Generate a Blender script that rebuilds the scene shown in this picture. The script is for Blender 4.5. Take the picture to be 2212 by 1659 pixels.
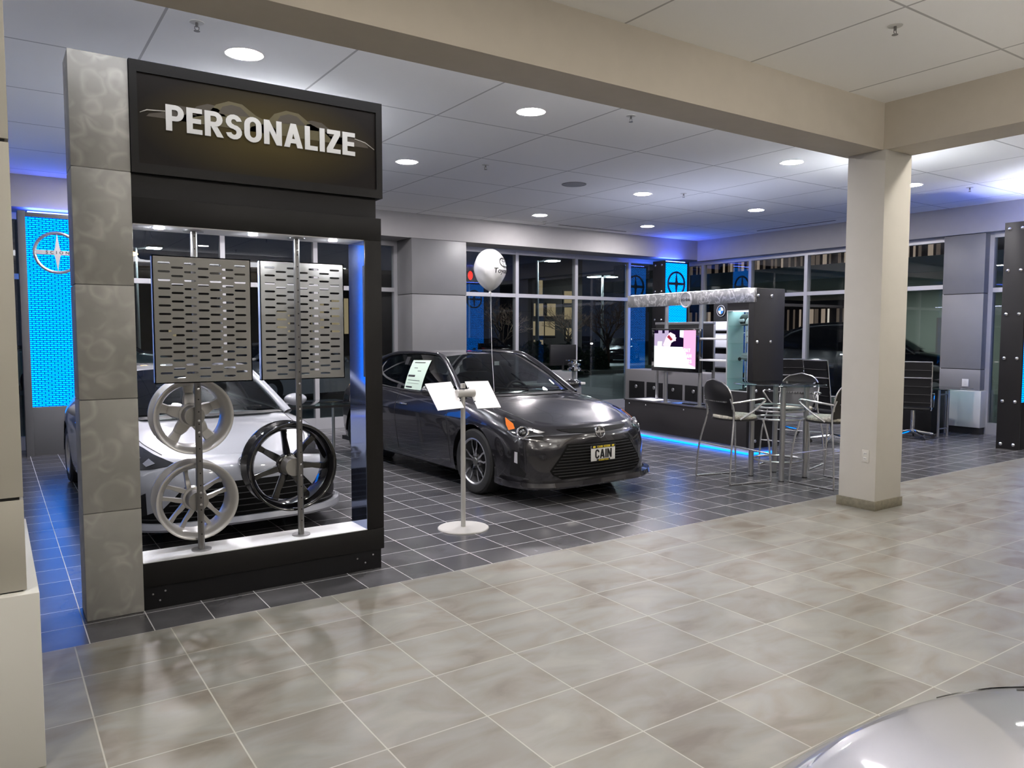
import bpy, bmesh, math, random
from mathutils import Vector, Matrix
from mathutils.bvhtree import BVHTree
from mathutils.geometry import delaunay_2d_cdt

random.seed(7)
SC = bpy.context.scene
COL = SC.collection
PI = math.pi
for _o in list(bpy.data.objects):
    bpy.data.objects.remove(_o)

# ------------------------------------------------------------------ camera
CAM_H = 1.6064
PITCH, ROLL, YAW = 0.0658980, 0.0010044, 0.5965434
f_ = Vector((math.sin(YAW) * math.cos(PITCH), math.cos(YAW) * math.cos(PITCH), -math.sin(PITCH)))
r0 = Vector((math.cos(YAW), -math.sin(YAW), 0)); u0 = r0.cross(f_)
r_ = math.cos(ROLL) * r0 + math.sin(ROLL) * u0
u_ = -math.sin(ROLL) * r0 + math.cos(ROLL) * u0
cam_d = bpy.data.cameras.new('camera'); cam = bpy.data.objects.new('camera', cam_d); COL.objects.link(cam)
cam_d.sensor_width = 36.0; cam_d.lens = 1654.137 / 2212 * 36.0
cam_d.clip_start = 0.05; cam_d.clip_end = 300
M = Matrix((( r_.x, u_.x, -f_.x, 0), (r_.y, u_.y, -f_.y, 0), (r_.z, u_.z, -f_.z, CAM_H), (0, 0, 0, 1)))
cam.matrix_world = M
SC.camera = cam

# ------------------------------------------------------------------ world, exposure
w = bpy.data.worlds.new('night_sky'); SC.world = w; w.use_nodes = True
w.node_tree.nodes['Background'].inputs[0].default_value = (0.010, 0.012, 0.020, 1)
w.node_tree.nodes['Background'].inputs[1].default_value = 1.0
SC.view_settings.view_transform = 'Standard'
SC.view_settings.look = 'None'
SC.view_settings.exposure = 0.5
SC.view_settings.gamma = 1.0
SC.view_settings.use_curve_mapping = False
SC.cycles.use_denoising = True
SC.cycles.max_bounces = 8
SC.cycles.diffuse_bounces = 4
SC.cycles.glossy_bounces = 5
SC.cycles.transparent_max_bounces = 24
SC.cycles.sample_clamp_indirect = 6.0
SC.cycles.caustics_reflective = False
SC.cycles.caustics_refractive = False

# ------------------------------------------------------------------ materials
MATS = {}
def new_mat(name):
    m = bpy.data.materials.new(name); m.use_nodes = True
    nt = m.node_tree; b = nt.nodes['Principled BSDF']
    MATS[name] = m
    return m, nt, b
def pm(name, col, rough=0.5, metal=0.0, emit=None, es=0.0, coat=0.0, spec=0.5, noise=0.0, nscale=40.0, bump=0.0):
    m, nt, b = new_mat(name)
    b.inputs['Base Color'].default_value = (*col, 1)
    b.inputs['Roughness'].default_value = rough
    b.inputs['Metallic'].default_value = metal
    b.inputs['Specular IOR Level'].default_value = spec
    if coat:
        b.inputs['Coat Weight'].default_value = coat
        b.inputs['Coat Roughness'].default_value = 0.03
    if emit:
        b.inputs['Emission Color'].default_value = (*emit, 1)
        b.inputs['Emission Strength'].default_value = es
    if noise or bump:
        tc = nt.nodes.new('ShaderNodeTexCoord'); n = nt.nodes.new('ShaderNodeTexNoise')
        n.inputs['Scale'].default_value = nscale; n.inputs['Detail'].default_value = 4
        nt.links.new(tc.outputs['Object'], n.inputs['Vector'])
        if noise:
            r = nt.nodes.new('ShaderNodeValToRGB')
            r.color_ramp.elements[0].position = 0.3; r.color_ramp.elements[1].position = 0.7
            r.color_ramp.elements[0].color = tuple(c * (1 - noise) for c in col) + (1,)
            r.color_ramp.elements[1].color = tuple(min(1, c * (1 + noise)) for c in col) + (1,)
            nt.links.new(n.outputs['Fac'], r.inputs['Fac']); nt.links.new(r.outputs['Color'], b.inputs['Base Color'])
        if bump:
            bp = nt.nodes.new('ShaderNodeBump'); bp.inputs['Strength'].default_value = bump; bp.inputs['Distance'].default_value = 0.002
            nt.links.new(n.outputs['Fac'], bp.inputs['Height']); nt.links.new(bp.outputs['Normal'], b.inputs['Normal'])
    return m
def emat(name, col, s):
    m = bpy.data.materials.new(name); m.use_nodes = True
    nt = m.node_tree; nt.nodes.clear()
    e = nt.nodes.new('ShaderNodeEmission'); o = nt.nodes.new('ShaderNodeOutputMaterial')
    e.inputs['Color'].default_value = (*col, 1); e.inputs['Strength'].default_value = s
    nt.links.new(e.outputs[0], o.inputs['Surface']); MATS[name] = m
    return m
def glass_mat(name, tint, refl=1.0, rough=0.0, ior=1.5):
    m = bpy.data.materials.new(name); m.use_nodes = True
    nt = m.node_tree; nt.nodes.clear()
    o = nt.nodes.new('ShaderNodeOutputMaterial'); mx = nt.nodes.new('ShaderNodeMixShader')
    t = nt.nodes.new('ShaderNodeBsdfTransparent'); g = nt.nodes.new('ShaderNodeBsdfGlossy'); fr = nt.nodes.new('ShaderNodeFresnel')
    mu = nt.nodes.new('ShaderNodeMath'); mu.operation = 'MULTIPLY'; mu.use_clamp = True; mu.inputs[1].default_value = refl
    t.inputs['Color'].default_value = (*tint, 1); g.inputs['Roughness'].default_value = rough
    fr.inputs['IOR'].default_value = ior
    gb = nt.nodes.new('ShaderNodeNewGeometry'); iv = nt.nodes.new('ShaderNodeMath'); iv.operation = 'SUBTRACT'; iv.inputs[0].default_value = 1.0
    m2 = nt.nodes.new('ShaderNodeMath'); m2.operation = 'MULTIPLY'
    nt.links.new(gb.outputs['Backfacing'], iv.inputs[1]); nt.links.new(fr.outputs[0], mu.inputs[0])
    nt.links.new(mu.outputs[0], m2.inputs[0]); nt.links.new(iv.outputs[0], m2.inputs[1]); nt.links.new(m2.outputs[0], mx.inputs[0])
    nt.links.new(t.outputs[0], mx.inputs[1]); nt.links.new(g.outputs[0], mx.inputs[2]); nt.links.new(mx.outputs[0], o.inputs['Surface'])
    MATS[name] = m
    return m
def N(nt, t, **kw):
    n = nt.nodes.new(t)
    for k, v in kw.items(): setattr(n, k, v)
    return n
def math_node(nt, op, a, b=None):
    n = nt.nodes.new('ShaderNodeMath'); n.operation = op
    for i, v in enumerate((a, b)):
        if v is None: continue
        if isinstance(v, (int, float)): n.inputs[i].default_value = v
        else: nt.links.new(v, n.inputs[i])
    return n.outputs[0]
def grid_mask(nt, x0, px, y0, py, wd):
    """1 on the joints of a rectangular grid laid in world x and y, plus a per-cell random value"""
    g = N(nt, 'ShaderNodeNewGeometry'); s = N(nt, 'ShaderNodeSeparateXYZ'); nt.links.new(g.outputs['Position'], s.inputs[0])
    out = []; cells = []
    for ax, o, p in ((0, x0, px), (1, y0, py)):
        u = math_node(nt, 'DIVIDE', math_node(nt, 'SUBTRACT', s.outputs[ax], o - wd / 2), p)
        u = math_node(nt, 'ADD', u, 1000.0)
        out.append(math_node(nt, 'LESS_THAN', math_node(nt, 'FRACT', u), wd / p)); cells.append(math_node(nt, 'FLOOR', u))
    m = math_node(nt, 'MAXIMUM', out[0], out[1])
    cb = N(nt, 'ShaderNodeCombineXYZ'); nt.links.new(cells[0], cb.inputs[0]); nt.links.new(cells[1], cb.inputs[1])
    wn = N(nt, 'ShaderNodeTexWhiteNoise'); wn.noise_dimensions = '3D'; nt.links.new(cb.outputs[0], wn.inputs['Vector'])
    return m, wn, g
def mixc(nt, fac, a, b, blend='MIX'):
    n = N(nt, 'ShaderNodeMix', data_type='RGBA', blend_type=blend)
    for idx, v in ((0, fac), (6, a), (7, b)):
        if isinstance(v, (int, float)): n.inputs[idx].default_value = v
        elif isinstance(v, tuple): n.inputs[idx].default_value = (*v, 1)
        else: nt.links.new(v, n.inputs[idx])
    return n.outputs[2]

def floor_beige():
    m, nt, b = new_mat('beige_stone_tile')
    mask, wn, g = grid_mask(nt, 0.298, 0.4572, 4.012, 0.4572, 0.006)
    add = N(nt, 'ShaderNodeVectorMath', operation='MULTIPLY_ADD'); add.inputs[1].default_value = (7, 7, 7)
    nt.links.new(wn.outputs['Color'], add.inputs[0]); nt.links.new(g.outputs['Position'], add.inputs[2])
    mp = N(nt, 'ShaderNodeMapping'); mp.inputs['Scale'].default_value = (1.0, 1.9, 1); mp.inputs['Rotation'].default_value = (0, 0, 0.35)
    nt.links.new(add.outputs[0], mp.inputs['Vector'])
    n1 = N(nt, 'ShaderNodeTexNoise'); n1.inputs['Scale'].default_value = 2.6; n1.inputs['Detail'].default_value = 5; n1.inputs['Distortion'].default_value = 0.6
    nt.links.new(mp.outputs[0], n1.inputs['Vector'])
    r = N(nt, 'ShaderNodeValToRGB'); e = r.color_ramp.elements
    e[0].position = 0.30; e[0].color = (0.120, 0.099, 0.073, 1); e[1].position = 0.68; e[1].color = (0.222, 0.213, 0.184, 1)
    k = e.new(0.42); k.color = (0.164, 0.147, 0.118, 1); k = e.new(0.54); k.color = (0.186, 0.181, 0.159, 1)
    nt.links.new(n1.outputs['Fac'], r.inputs['Fac'])
    hs = N(nt, 'ShaderNodeHueSaturation'); nt.links.new(r.outputs[0], hs.inputs['Color'])
    nt.links.new(math_node(nt, 'ADD', math_node(nt, 'MULTIPLY', wn.outputs['Value'], 0.22), 0.90), hs.inputs['Value'])
    c = mixc(nt, mask, hs.outputs['Color'], (0.40, 0.38, 0.335))
    nt.links.new(c, b.inputs['Base Color'])
    nt.links.new(math_node(nt, 'ADD', math_node(nt, 'MULTIPLY', mask, 0.35), 0.40), b.inputs['Roughness'])
    return m
def floor_dark():
    m, nt, b = new_mat('charcoal_tile')
    mask, wn, g = grid_mask(nt, 0.367, 0.3099, 4.43, 0.3099, 0.0055)
    n1 = N(nt, 'ShaderNodeTexNoise'); n1.inputs['Scale'].default_value = 4; n1.inputs['Detail'].default_value = 4
    nt.links.new(g.outputs['Position'], n1.inputs['Vector'])
    r = N(nt, 'ShaderNodeValToRGB'); e = r.color_ramp.elements
    e[0].position = 0.3; e[0].color = (0.062, 0.062, 0.067, 1); e[1].position = 0.7; e[1].color = (0.098, 0.097, 0.103, 1)
    nt.links.new(n1.outputs['Fac'], r.inputs['Fac'])
    hs = N(nt, 'ShaderNodeHueSaturation'); nt.links.new(r.outputs[0], hs.inputs['Color'])
    nt.links.new(math_node(nt, 'ADD', math_node(nt, 'MULTIPLY', wn.outputs['Value'], 0.35), 0.82), hs.inputs['Value'])
    c = mixc(nt, mask, hs.outputs['Color'], (0.50, 0.49, 0.50))
    nt.links.new(c, b.inputs['Base Color'])
    nt.links.new(math_node(nt, 'ADD', math_node(nt, 'MULTIPLY', mask, 0.4), 0.24), b.inputs['Roughness'])
    return m
def ceiling_tiles():
    m, nt, b = new_mat('ceiling_tile')
    mask, wn, g = grid_mask(nt, 3.520, 1.267, 6.437, 1.25, 0.018)
    c = mixc(nt, mask, (0.87, 0.865, 0.85), (0.46, 0.455, 0.45))
    nt.links.new(c, b.inputs['Base Color']); b.inputs['Roughness'].default_value = 0.9
    return m
def swirl_metal(name, c0, c1, scale=5.0, rough=0.33, width=9.0, amt=0.6, blot=0.5, metal=0.75):
    """plate ground in overlapping curved strokes: partial arcs of warped, randomly fading rings"""
    m, nt, b = new_mat(name)
    tc = N(nt, 'ShaderNodeTexCoord')
    wp = N(nt, 'ShaderNodeTexNoise'); wp.inputs['Scale'].default_value = scale * 0.8; nt.links.new(tc.outputs['Object'], wp.inputs['Vector'])
    ad = N(nt, 'ShaderNodeVectorMath', operation='MULTIPLY_ADD'); ad.inputs[1].default_value = (0.16, 0.16, 0.16)
    nt.links.new(wp.outputs['Color'], ad.inputs[0]); nt.links.new(tc.outputs['Object'], ad.inputs[2])
    acc = None
    for k in range(2):
        mp = N(nt, 'ShaderNodeMapping'); mp.inputs['Location'].default_value = (1.7 * k, 0.9 * k, 2.3 * k); nt.links.new(ad.outputs[0], mp.inputs['Vector'])
        v = N(nt, 'ShaderNodeTexVoronoi'); v.inputs['Scale'].default_value = scale * (1 + 0.25 * k); nt.links.new(mp.outputs[0], v.inputs['Vector'])
        fd = N(nt, 'ShaderNodeTexNoise'); fd.inputs['Scale'].default_value = scale * 1.1; nt.links.new(mp.outputs[0], fd.inputs['Vector'])
        ring = math_node(nt, 'SUBTRACT', 1.0, math_node(nt, 'MULTIPLY', math_node(nt, 'ABSOLUTE', math_node(nt, 'SUBTRACT', v.outputs['Distance'], 0.42)), width))
        ring = math_node(nt, 'MAXIMUM', ring, 0.0)
        fade = math_node(nt, 'MAXIMUM', math_node(nt, 'MULTIPLY', math_node(nt, 'SUBTRACT', fd.outputs['Fac'], 0.42), 5.0), 0.0)
        fade = math_node(nt, 'MINIMUM', fade, 1.0)
        rr = math_node(nt, 'MULTIPLY', ring, fade)
        acc = rr if acc is None else math_node(nt, 'MAXIMUM', acc, rr)
    nz = N(nt, 'ShaderNodeTexNoise'); nz.inputs['Scale'].default_value = scale * .7; nz.inputs['Detail'].default_value = 4; nt.links.new(tc.outputs['Object'], nz.inputs['Vector'])
    tot = math_node(nt, 'ADD', math_node(nt, 'MULTIPLY', acc, amt), math_node(nt, 'MULTIPLY', nz.outputs['Fac'], blot))
    r = N(nt, 'ShaderNodeValToRGB'); e = r.color_ramp.elements
    e[0].position = 0.12; e[0].color = (*c0, 1); e[1].position = 0.85; e[1].color = (*c1, 1)
    nt.links.new(tot, r.inputs['Fac']); nt.links.new(r.outputs[0], b.inputs['Base Color'])
    b.inputs['Metallic'].default_value = metal; b.inputs['Roughness'].default_value = rough
    return m
def backlit_perf(name, c_slot, c_gap, s_slot, s_gap, axis):
    """perforated sheet lit from behind: bright slots in staggered courses"""
    m = bpy.data.materials.new(name); m.use_nodes = True
    nt = m.node_tree; nt.nodes.clear(); MATS[name] = m
    o = N(nt, 'ShaderNodeOutputMaterial'); e = N(nt, 'ShaderNodeEmission')
    tc = N(nt, 'ShaderNodeTexCoord'); sp = N(nt, 'ShaderNodeSeparateXYZ'); cb = N(nt, 'ShaderNodeCombineXYZ')
    nt.links.new(tc.outputs['Object'], sp.inputs[0])
    nt.links.new(sp.outputs[axis], cb.inputs[0]); nt.links.new(sp.outputs[2], cb.inputs[1])
    br = N(nt, 'ShaderNodeTexBrick'); nt.links.new(cb.outputs[0], br.inputs['Vector'])
    br.inputs['Scale'].default_value = 1.0; br.inputs['Brick Width'].default_value = 0.078; br.inputs['Row Height'].default_value = 0.026
    br.inputs['Mortar Size'].default_value = 0.0045; br.inputs['Mortar Smooth'].default_value = 0.1; br.offset = 0.5
    br.inputs['Color1'].default_value = (*[c * s_slot for c in c_slot], 1); br.inputs['Color2'].default_value = (*[c * s_slot for c in c_slot], 1)
    br.inputs['Mortar'].default_value = (*[c * s_gap for c in c_gap], 1)
    nt.links.new(br.outputs['Color'], e.inputs['Color']); e.inputs['Strength'].default_value = 1.0
    nt.links.new(e.outputs[0], o.inputs['Surface'])
    return m
def poster_mat():
    m, nt, b = new_mat('sign_poster')
    tc = N(nt, 'ShaderNodeTexCoord'); mp = N(nt, 'ShaderNodeMapping')
    mp.inputs['Scale'].default_value = (1.35, 1.0, 3.2); nt.links.new(tc.outputs['Object'], mp.inputs['Vector'])
    gr = N(nt, 'ShaderNodeTexGradient', gradient_type='SPHERICAL'); nt.links.new(mp.outputs[0], gr.inputs['Vector'])
    r = N(nt, 'ShaderNodeValToRGB'); e = r.color_ramp.elements
    e[0].position = 0.0; e[0].color = (0.006, 0.0042, 0.0034, 1); e[1].position = 0.9; e[1].color = (0.060, 0.044, 0.010, 1)
    nt.links.new(gr.outputs['Fac'], r.inputs['Fac']); nt.links.new(r.outputs[0], b.inputs['Base Color'])
    b.inputs['Roughness'].default_value = 0.5; b.inputs['Specular IOR Level'].default_value = 0.15
    return m
def car_paint(name, col, metal=0.6, rough=0.38):
    m = pm(name, col, rough=rough, metal=metal, coat=1.0)
    return m

FLOOR_B = floor_beige(); FLOOR_D = floor_dark(); CEIL = ceiling_tiles()
WALL = pm('warm_white_paint', (0.37, 0.36, 0.355), 0.75, noise=0.02, nscale=8)
BEAMP = pm('beige_paint', (0.55, 0.50, 0.425), 0.8, noise=0.02, nscale=8)
COLP = pm('cream_column_paint', (0.52, 0.50, 0.455), 0.7, noise=0.015, nscale=8)
WHITE_BLOCK = pm('white_block_paint', (0.60, 0.595, 0.565), 0.7)
PANELG = pm('grey_cladding', (0.20, 0.198, 0.202), 0.45, metal=0.15, noise=0.03, nscale=3)
PANELD = pm('dark_cladding', (0.085, 0.085, 0.09), 0.35)
BASEB = pm('tile_baseboard', (0.16, 0.145, 0.105), 0.5, noise=0.2, nscale=25)
BLACKB = pm('black_baseboard', (0.012, 0.012, 0.013), 0.5)
ALU = pm('window_aluminium', (0.50, 0.50, 0.52), 0.42, metal=0.5)
STONE = swirl_metal('ground_swirl_plate', (0.24, 0.235, 0.22), (0.48, 0.47, 0.44), 5.5, 0.5, 8.0, 0.34, 0.62, 0.2)
HEADER = swirl_metal('brushed_swirl_aluminium', (0.30, 0.30, 0.30), (0.80, 0.80, 0.80), 9.0, 0.34, 6.0, 0.75, 0.40, 0.55)
FRAMEK = pm('charcoal_laminate', (0.008, 0.0076, 0.0076), 0.5, spec=0.2)
PLINTH = pm('black_plinth', (0.004, 0.004, 0.005), 0.5, spec=0.25)
SHELFW = pm('white_shelf', (0.80, 0.80, 0.82), 0.35)
MIRROR = pm('blue_mirror_panel', (0.28, 0.33, 0.50), 0.06, metal=0.95)
PERF = pm('punched_steel', (0.23, 0.225, 0.215), 0.42, metal=0.5)
EDGEA = pm('bright_aluminium_edge', (0.70, 0.70, 0.74), 0.32, metal=0.35)
STEEL = pm('brushed_steel', (0.42, 0.42, 0.43), 0.32, metal=0.85)
DSTEEL = pm('dark_steel', (0.20, 0.195, 0.19), 0.33, metal=0.85)
CHROME = pm('chrome', (0.82, 0.82, 0.84), 0.08, metal=1.0)
SILVER = pm('silver_wheel_paint', (0.56, 0.55, 0.54), 0.30, metal=0.45, coat=0.5)
HUBG = pm('hub_grey', (0.24, 0.23, 0.22), 0.55, metal=0.2)
GLOSSK = pm('gloss_black', (0.004, 0.004, 0.005), 0.10, coat=1.0)
SATINK = pm('satin_black', (0.005, 0.005, 0.0055), 0.5, spec=0.3)
RUBBER = pm('tyre_rubber', (0.008, 0.008, 0.008), 0.7)
GREYP = pm('grey_powder_coat', (0.46, 0.45, 0.43), 0.55, metal=0.1)
PAPER = pm('white_card', (0.90, 0.89, 0.90), 0.5)
TOWERG = pm('tower_charcoal', (0.010, 0.0095, 0.0105), 0.5, spec=0.3)
TOWERL = pm('tower_grey', (0.10, 0.10, 0.103), 0.5, spec=0.4)
LETTER = pm('sign_letter_grey', (0.66, 0.66, 0.65), 0.5)
POSTER = poster_mat()
OLIVE = pm('printed_olive', (0.075, 0.062, 0.020), 0.45)
OLIVED = pm('printed_brown', (0.040, 0.030, 0.018), 0.45)
PRINTW = pm('printed_highlight', (0.42, 0.40, 0.36), 0.45)
SEATF = pm('patterned_seat_fabric', (0.40, 0.385, 0.33), 0.9, noise=0.45, nscale=45)
LEATHER = pm('black_leather', (0.006, 0.006, 0.007), 0.5, spec=0.3)
WINGLASS = glass_mat('window_glass', (0.80, 0.84, 0.84), 2.0)
TABLEG = glass_mat('table_glass', (0.62, 0.74, 0.72), 1.3)
CABG = glass_mat('cabinet_glass', (0.90, 0.97, 0.96), 1.0)
CARG = glass_mat('car_glass', (0.16, 0.19, 0.19), 1.25)
CARGW = glass_mat('windscreen_glass', (0.40, 0.45, 0.44), 1.25)
LENS = glass_mat('lamp_lens', (0.85, 0.86, 0.88), 1.0)
AMBER = pm('amber_lens', (0.55, 0.13, 0.01), 0.15, coat=1.0)
GREYPAINT = car_paint('charcoal_metallic_paint', (0.022, 0.021, 0.025), 0.5, 0.22)
WHITEPAINT = car_paint('pearl_white_paint', (0.31, 0.32, 0.35), 0.15, 0.35)
SILVERPAINT = car_paint('silver_metallic_paint', (0.36, 0.365, 0.38), 0.55, 0.30)
PLATEW = pm('plate_white', (0.82, 0.82, 0.80), 0.45)
PLATEY = pm('plate_yellow', (0.80, 0.62, 0.04), 0.45)
INKK = pm('black_ink', (0.008, 0.008, 0.008), 0.5)
BALLOON = pm('balloon_foil', (0.80, 0.80, 0.80), 0.22, coat=0.4)
GREENP = pm('pale_green_paper', (0.48, 0.60, 0.50), 0.6)
ASPHALT = pm('asphalt', (0.040, 0.066, 0.070), 0.5, noise=0.3, nscale=1.5)
LAWN = pm('night_lawn', (0.020, 0.050, 0.025), 0.95, noise=0.4, nscale=2)
HEDGE = pm('hedge_leaves', (0.016, 0.050, 0.022), 0.9, noise=0.5, nscale=12)
BARK = pm('tree_bark', (0.10, 0.065, 0.045), 0.9)
TWIG = pm('bare_twigs', (0.34, 0.22, 0.16), 0.9)
BRICKD = pm('dark_render_wall', (0.022, 0.015, 0.013), 0.85)
GALV = pm('galvanised_pole', (0.35, 0.35, 0.36), 0.5, metal=0.4)
PALEGREEN = pm('pale_green_render', (0.27, 0.33, 0.30), 0.8)
BLUEW = backlit_perf('backlit_blue_sheet', (0.0, 0.215, 1.0), (0.0, 0.035, 0.50), 3.0, 0.45, 0)
LEDBLUE = emat('blue_led_strip', (0.004, 0.16, 1.0), 3.6)
LAMPW = emat('downlight_lamp', (1.0, 0.95, 0.98), 330.0)
LAMPN = emat('warm_downlight_lamp', (1.0, 0.93, 0.83), 210.0)
UPW = emat('fill_uplight', (1.0, 0.955, 0.90), 240.0)  # this and the next three: fill light for the added uplights
UPC = emat('cool_fill_uplight', (0.88, 0.92, 1.0), 260.0)
UPM = emat('column_fill_uplight', (0.88, 0.92, 1.0), 45.0)
UPH = emat('small_fill_uplight', (0.88, 0.92, 1.0), 75.0)
UPB = emat('tower_top_lamp', (0.06, 0.12, 1.0), 24.0)
PUCK = emat('puck_lamp', (0.90, 0.93, 1.0), 3200.0)
COVE_FILL = emat('added_cove_strip', (0.93, 0.94, 1.0), 7.0)  # glow of the strip added behind the beam
BARW = emat('kiosk_fill_strip', (0.66, 0.72, 1.0), 13.0)  # glow of the strips added on the kiosk header
CASEL = emat('case_light', (0.72, 0.95, 1.0), 2.6)
POLEL = emat('car_park_lamp', (0.80, 0.95, 1.0), 130.0)
WARMWIN = emat('lit_window_panel', (1.0, 0.76, 0.45), 0.26)
HEADL = emat('headlamp_beam', (1.0, 0.86, 0.80), 14.0)
REDL = emat('red_lamp', (1.0, 0.03, 0.02), 1.6)
CANOPYL = emat('canopy_lamp', (1.0, 0.97, 0.90), 160.0)

# ------------------------------------------------------------------ mesh helpers
def tag(o, label=None, cat=None, group=None, kind=None):
    if label: o['label'] = label
    if cat: o['category'] = cat
    if group: o['group'] = group
    if kind: o['kind'] = kind
    return o
def thing(name, label, cat, loc=(0, 0, 0), rz=0.0, group=None):
    o = bpy.data.objects.new(name, None); COL.objects.link(o)
    o.location = loc; o.rotation_euler = (0, 0, rz); o.empty_display_size = 0.1
    return tag(o, label, cat, group)
def copy_tree(o, parent=None):
    c = o.copy(); COL.objects.link(c); c.parent = parent
    if parent is not None: c.matrix_parent_inverse = o.matrix_parent_inverse.copy()
    for ch in list(o.children): copy_tree(ch, c)
    return c

class MB:
    """collects shapes; build() links them as one mesh object"""
    def __init__(self): self.v = []; self.f = []; self.mi = []; self.cur = 0
    def add(self, vs, fs, mat=None):
        n = len(self.v); self.v += [Vector(p) for p in vs]
        m = self.cur if mat is None else mat
        for fc in fs: self.f.append([i + n for i in fc]); self.mi.append(m)
        return self
    def addbm(self, bm, mat=None):
        bm.verts.ensure_lookup_table(); bm.verts.index_update()
        self.add([v.co.copy() for v in bm.verts], [[v.index for v in fc.verts] for fc in bm.faces], mat); bm.free(); return self
    def box(self, lo, hi, bev=0.0, mtx=None, seg=2):
        lo = Vector(lo); hi = Vector(hi)
        bm = bmesh.new(); bmesh.ops.create_cube(bm, size=1.0)
        for v in bm.verts: v.co = Vector([lo[i] + (v.co[i] + 0.5) * (hi[i] - lo[i]) for i in range(3)])
        if bev: bmesh.ops.bevel(bm, geom=bm.edges[:], offset=bev, segments=seg, affect='EDGES', profile=0.5)
        if mtx is not None: bmesh.ops.transform(bm, matrix=mtx, verts=bm.verts[:])
        return self.addbm(bm)
    def cyl(self, a, b, ra, rb=None, n=20, cap=True):
        a = Vector(a); b = Vector(b); rb = ra if rb is None else rb
        d = (b - a).normalized(); t = Vector((0, 0, 1)) if abs(d.z) < 0.9 else Vector((1, 0, 0))
        e1 = d.cross(t).normalized(); e2 = d.cross(e1)
        vs = []
        for p, r in ((a, ra), (b, rb)):
            for k in range(n):
                an = 2 * PI * k / n; vs.append(p + e1 * r * math.cos(an) + e2 * r * math.sin(an))
        fs = [[k, (k + 1) % n, n + (k + 1) % n, n + k] for k in range(n)]
        if cap: fs += [list(range(n))[::-1], list(range(n, 2 * n))]
        return self.add(vs, fs)
    def tube(self, pts, r, n=10, closed=False, cap=True, flat=1.0):
        pts = [Vector(p) for p in pts]; rs = r if isinstance(r, (list, tuple)) else [r] * len(pts)
        m = len(pts); vs = []; up = None
        for i, p in enumerate(pts):
            if closed: d = pts[(i + 1) % m] - pts[i - 1]
            else: d = pts[min(i + 1, m - 1)] - pts[max(i - 1, 0)]
            d.normalize()
            if up is None:
                up = Vector((0, 0, 1)) if abs(d.z) < 0.9 else Vector((1, 0, 0))
            e1 = d.cross(up).normalized(); e2 = e1.cross(d).normalized(); up = e2
            for k in range(n):
                an = 2 * PI * k / n; vs.append(p + e1 * rs[i] * math.cos(an) + e2 * rs[i] * flat * math.sin(an))
        fs = []
        for i in range(m if closed else m - 1):
            j = (i + 1) % m
            for k in range(n): fs.append([i * n + k, i * n + (k + 1) % n, j * n + (k + 1) % n, j * n + k])
        if cap and not closed: fs += [list(range(n))[::-1], list(range((m - 1) * n, m * n))]
        return self.add(vs, fs)
    def lathe(self, prof, n=40, mtx=None, closed=False):
        """prof: (radius, height) about z"""
        vs = []; m = len(prof)
        for r, h in prof:
            for k in range(n):
                an = 2 * PI * k / n; vs.append(Vector((r * math.cos(an), r * math.sin(an), h)))
        fs = []
        for i in range(m if closed else m - 1):
            j = (i + 1) % m
            for k in range(n): fs.append([i * n + k, i * n + (k + 1) % n, j * n + (k + 1) % n, j * n + k])
        if not closed:
            if prof[0][0] > 1e-6: fs.append(list(range(n))[::-1])
            if prof[-1][0] > 1e-6: fs.append(list(range((m - 1) * n, m * n)))
        if mtx is not None: vs = [mtx @ v for v in vs]
        return self.add(vs, fs)
    def prism(self, poly, d0, d1, axis='y', mtx=None):
        """2D polygon extruded: axis y -> poly in (x, z); x -> (y, z); z -> (x, y)"""
        def P(a, b, d): return {'y': Vector((a, d, b)), 'x': Vector((d, a, b)), 'z': Vector((a, b, d))}[axis]
        n = len(poly); vs = [P(a, b, d0) for a, b in poly] + [P(a, b, d1) for a, b in poly]
        fs = [list(range(n)), list(range(n, 2 * n))[::-1]] + [[k, n + k, n + (k + 1) % n, (k + 1) % n] for k in range(n)]
        if mtx is not None: vs = [mtx @ v for v in vs]
        return self.add(vs, fs)
    def ellipsoid(self, c, r, n=24, m=14, mtx=None):
        c = Vector(c); vs = []; fs = []
        for i in range(m + 1):
            th = PI * i / m
            for k in range(n):
                an = 2 * PI * k / n
                vs.append(Vector((c.x + r[0] * math.sin(th) * math.cos(an), c.y + r[1] * math.sin(th) * math.sin(an), c.z + r[2] * math.cos(th))))
        for i in range(m):
            for k in range(n): fs.append([i * n + k, (i + 1) * n + k, (i + 1) * n + (k + 1) % n, i * n + (k + 1) % n])
        if mtx is not None: vs = [mtx @ v for v in vs]
        return self.add(vs, fs)
    def grid(self, rows, flip=False):
        m = len(rows); n = len(rows[0]); vs = [p for r in rows for p in r]; fs = []
        for i in range(m - 1):
            for k in range(n - 1):
                q = [i * n + k, i * n + k + 1, (i + 1) * n + k + 1, (i + 1) * n + k]
                fs.append(q[::-1] if flip else q)
        return self.add(vs, fs)
    def mesh(self, name, mats, smooth=35.0, weld=True):
        me = bpy.data.meshes.new(name); me.from_pydata([tuple(v) for v in self.v], [], self.f)
        for mt in (mats if isinstance(mats, (list, tuple)) else [mats]): me.materials.append(mt)
        if len(me.materials) > 1: me.polygons.foreach_set('material_index', self.mi)
        bm = bmesh.new(); bm.from_mesh(me)
        if weld: bmesh.ops.remove_doubles(bm, verts=bm.verts[:], dist=1e-5)
        bmesh.ops.recalc_face_normals(bm, faces=bm.faces[:])
        bm.to_mesh(me); bm.free()
        if smooth:
            me.polygons.foreach_set('use_smooth', [True] * len(me.polygons)); me.set_sharp_from_angle(angle=math.radians(smooth))
        me.update(); return me
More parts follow.
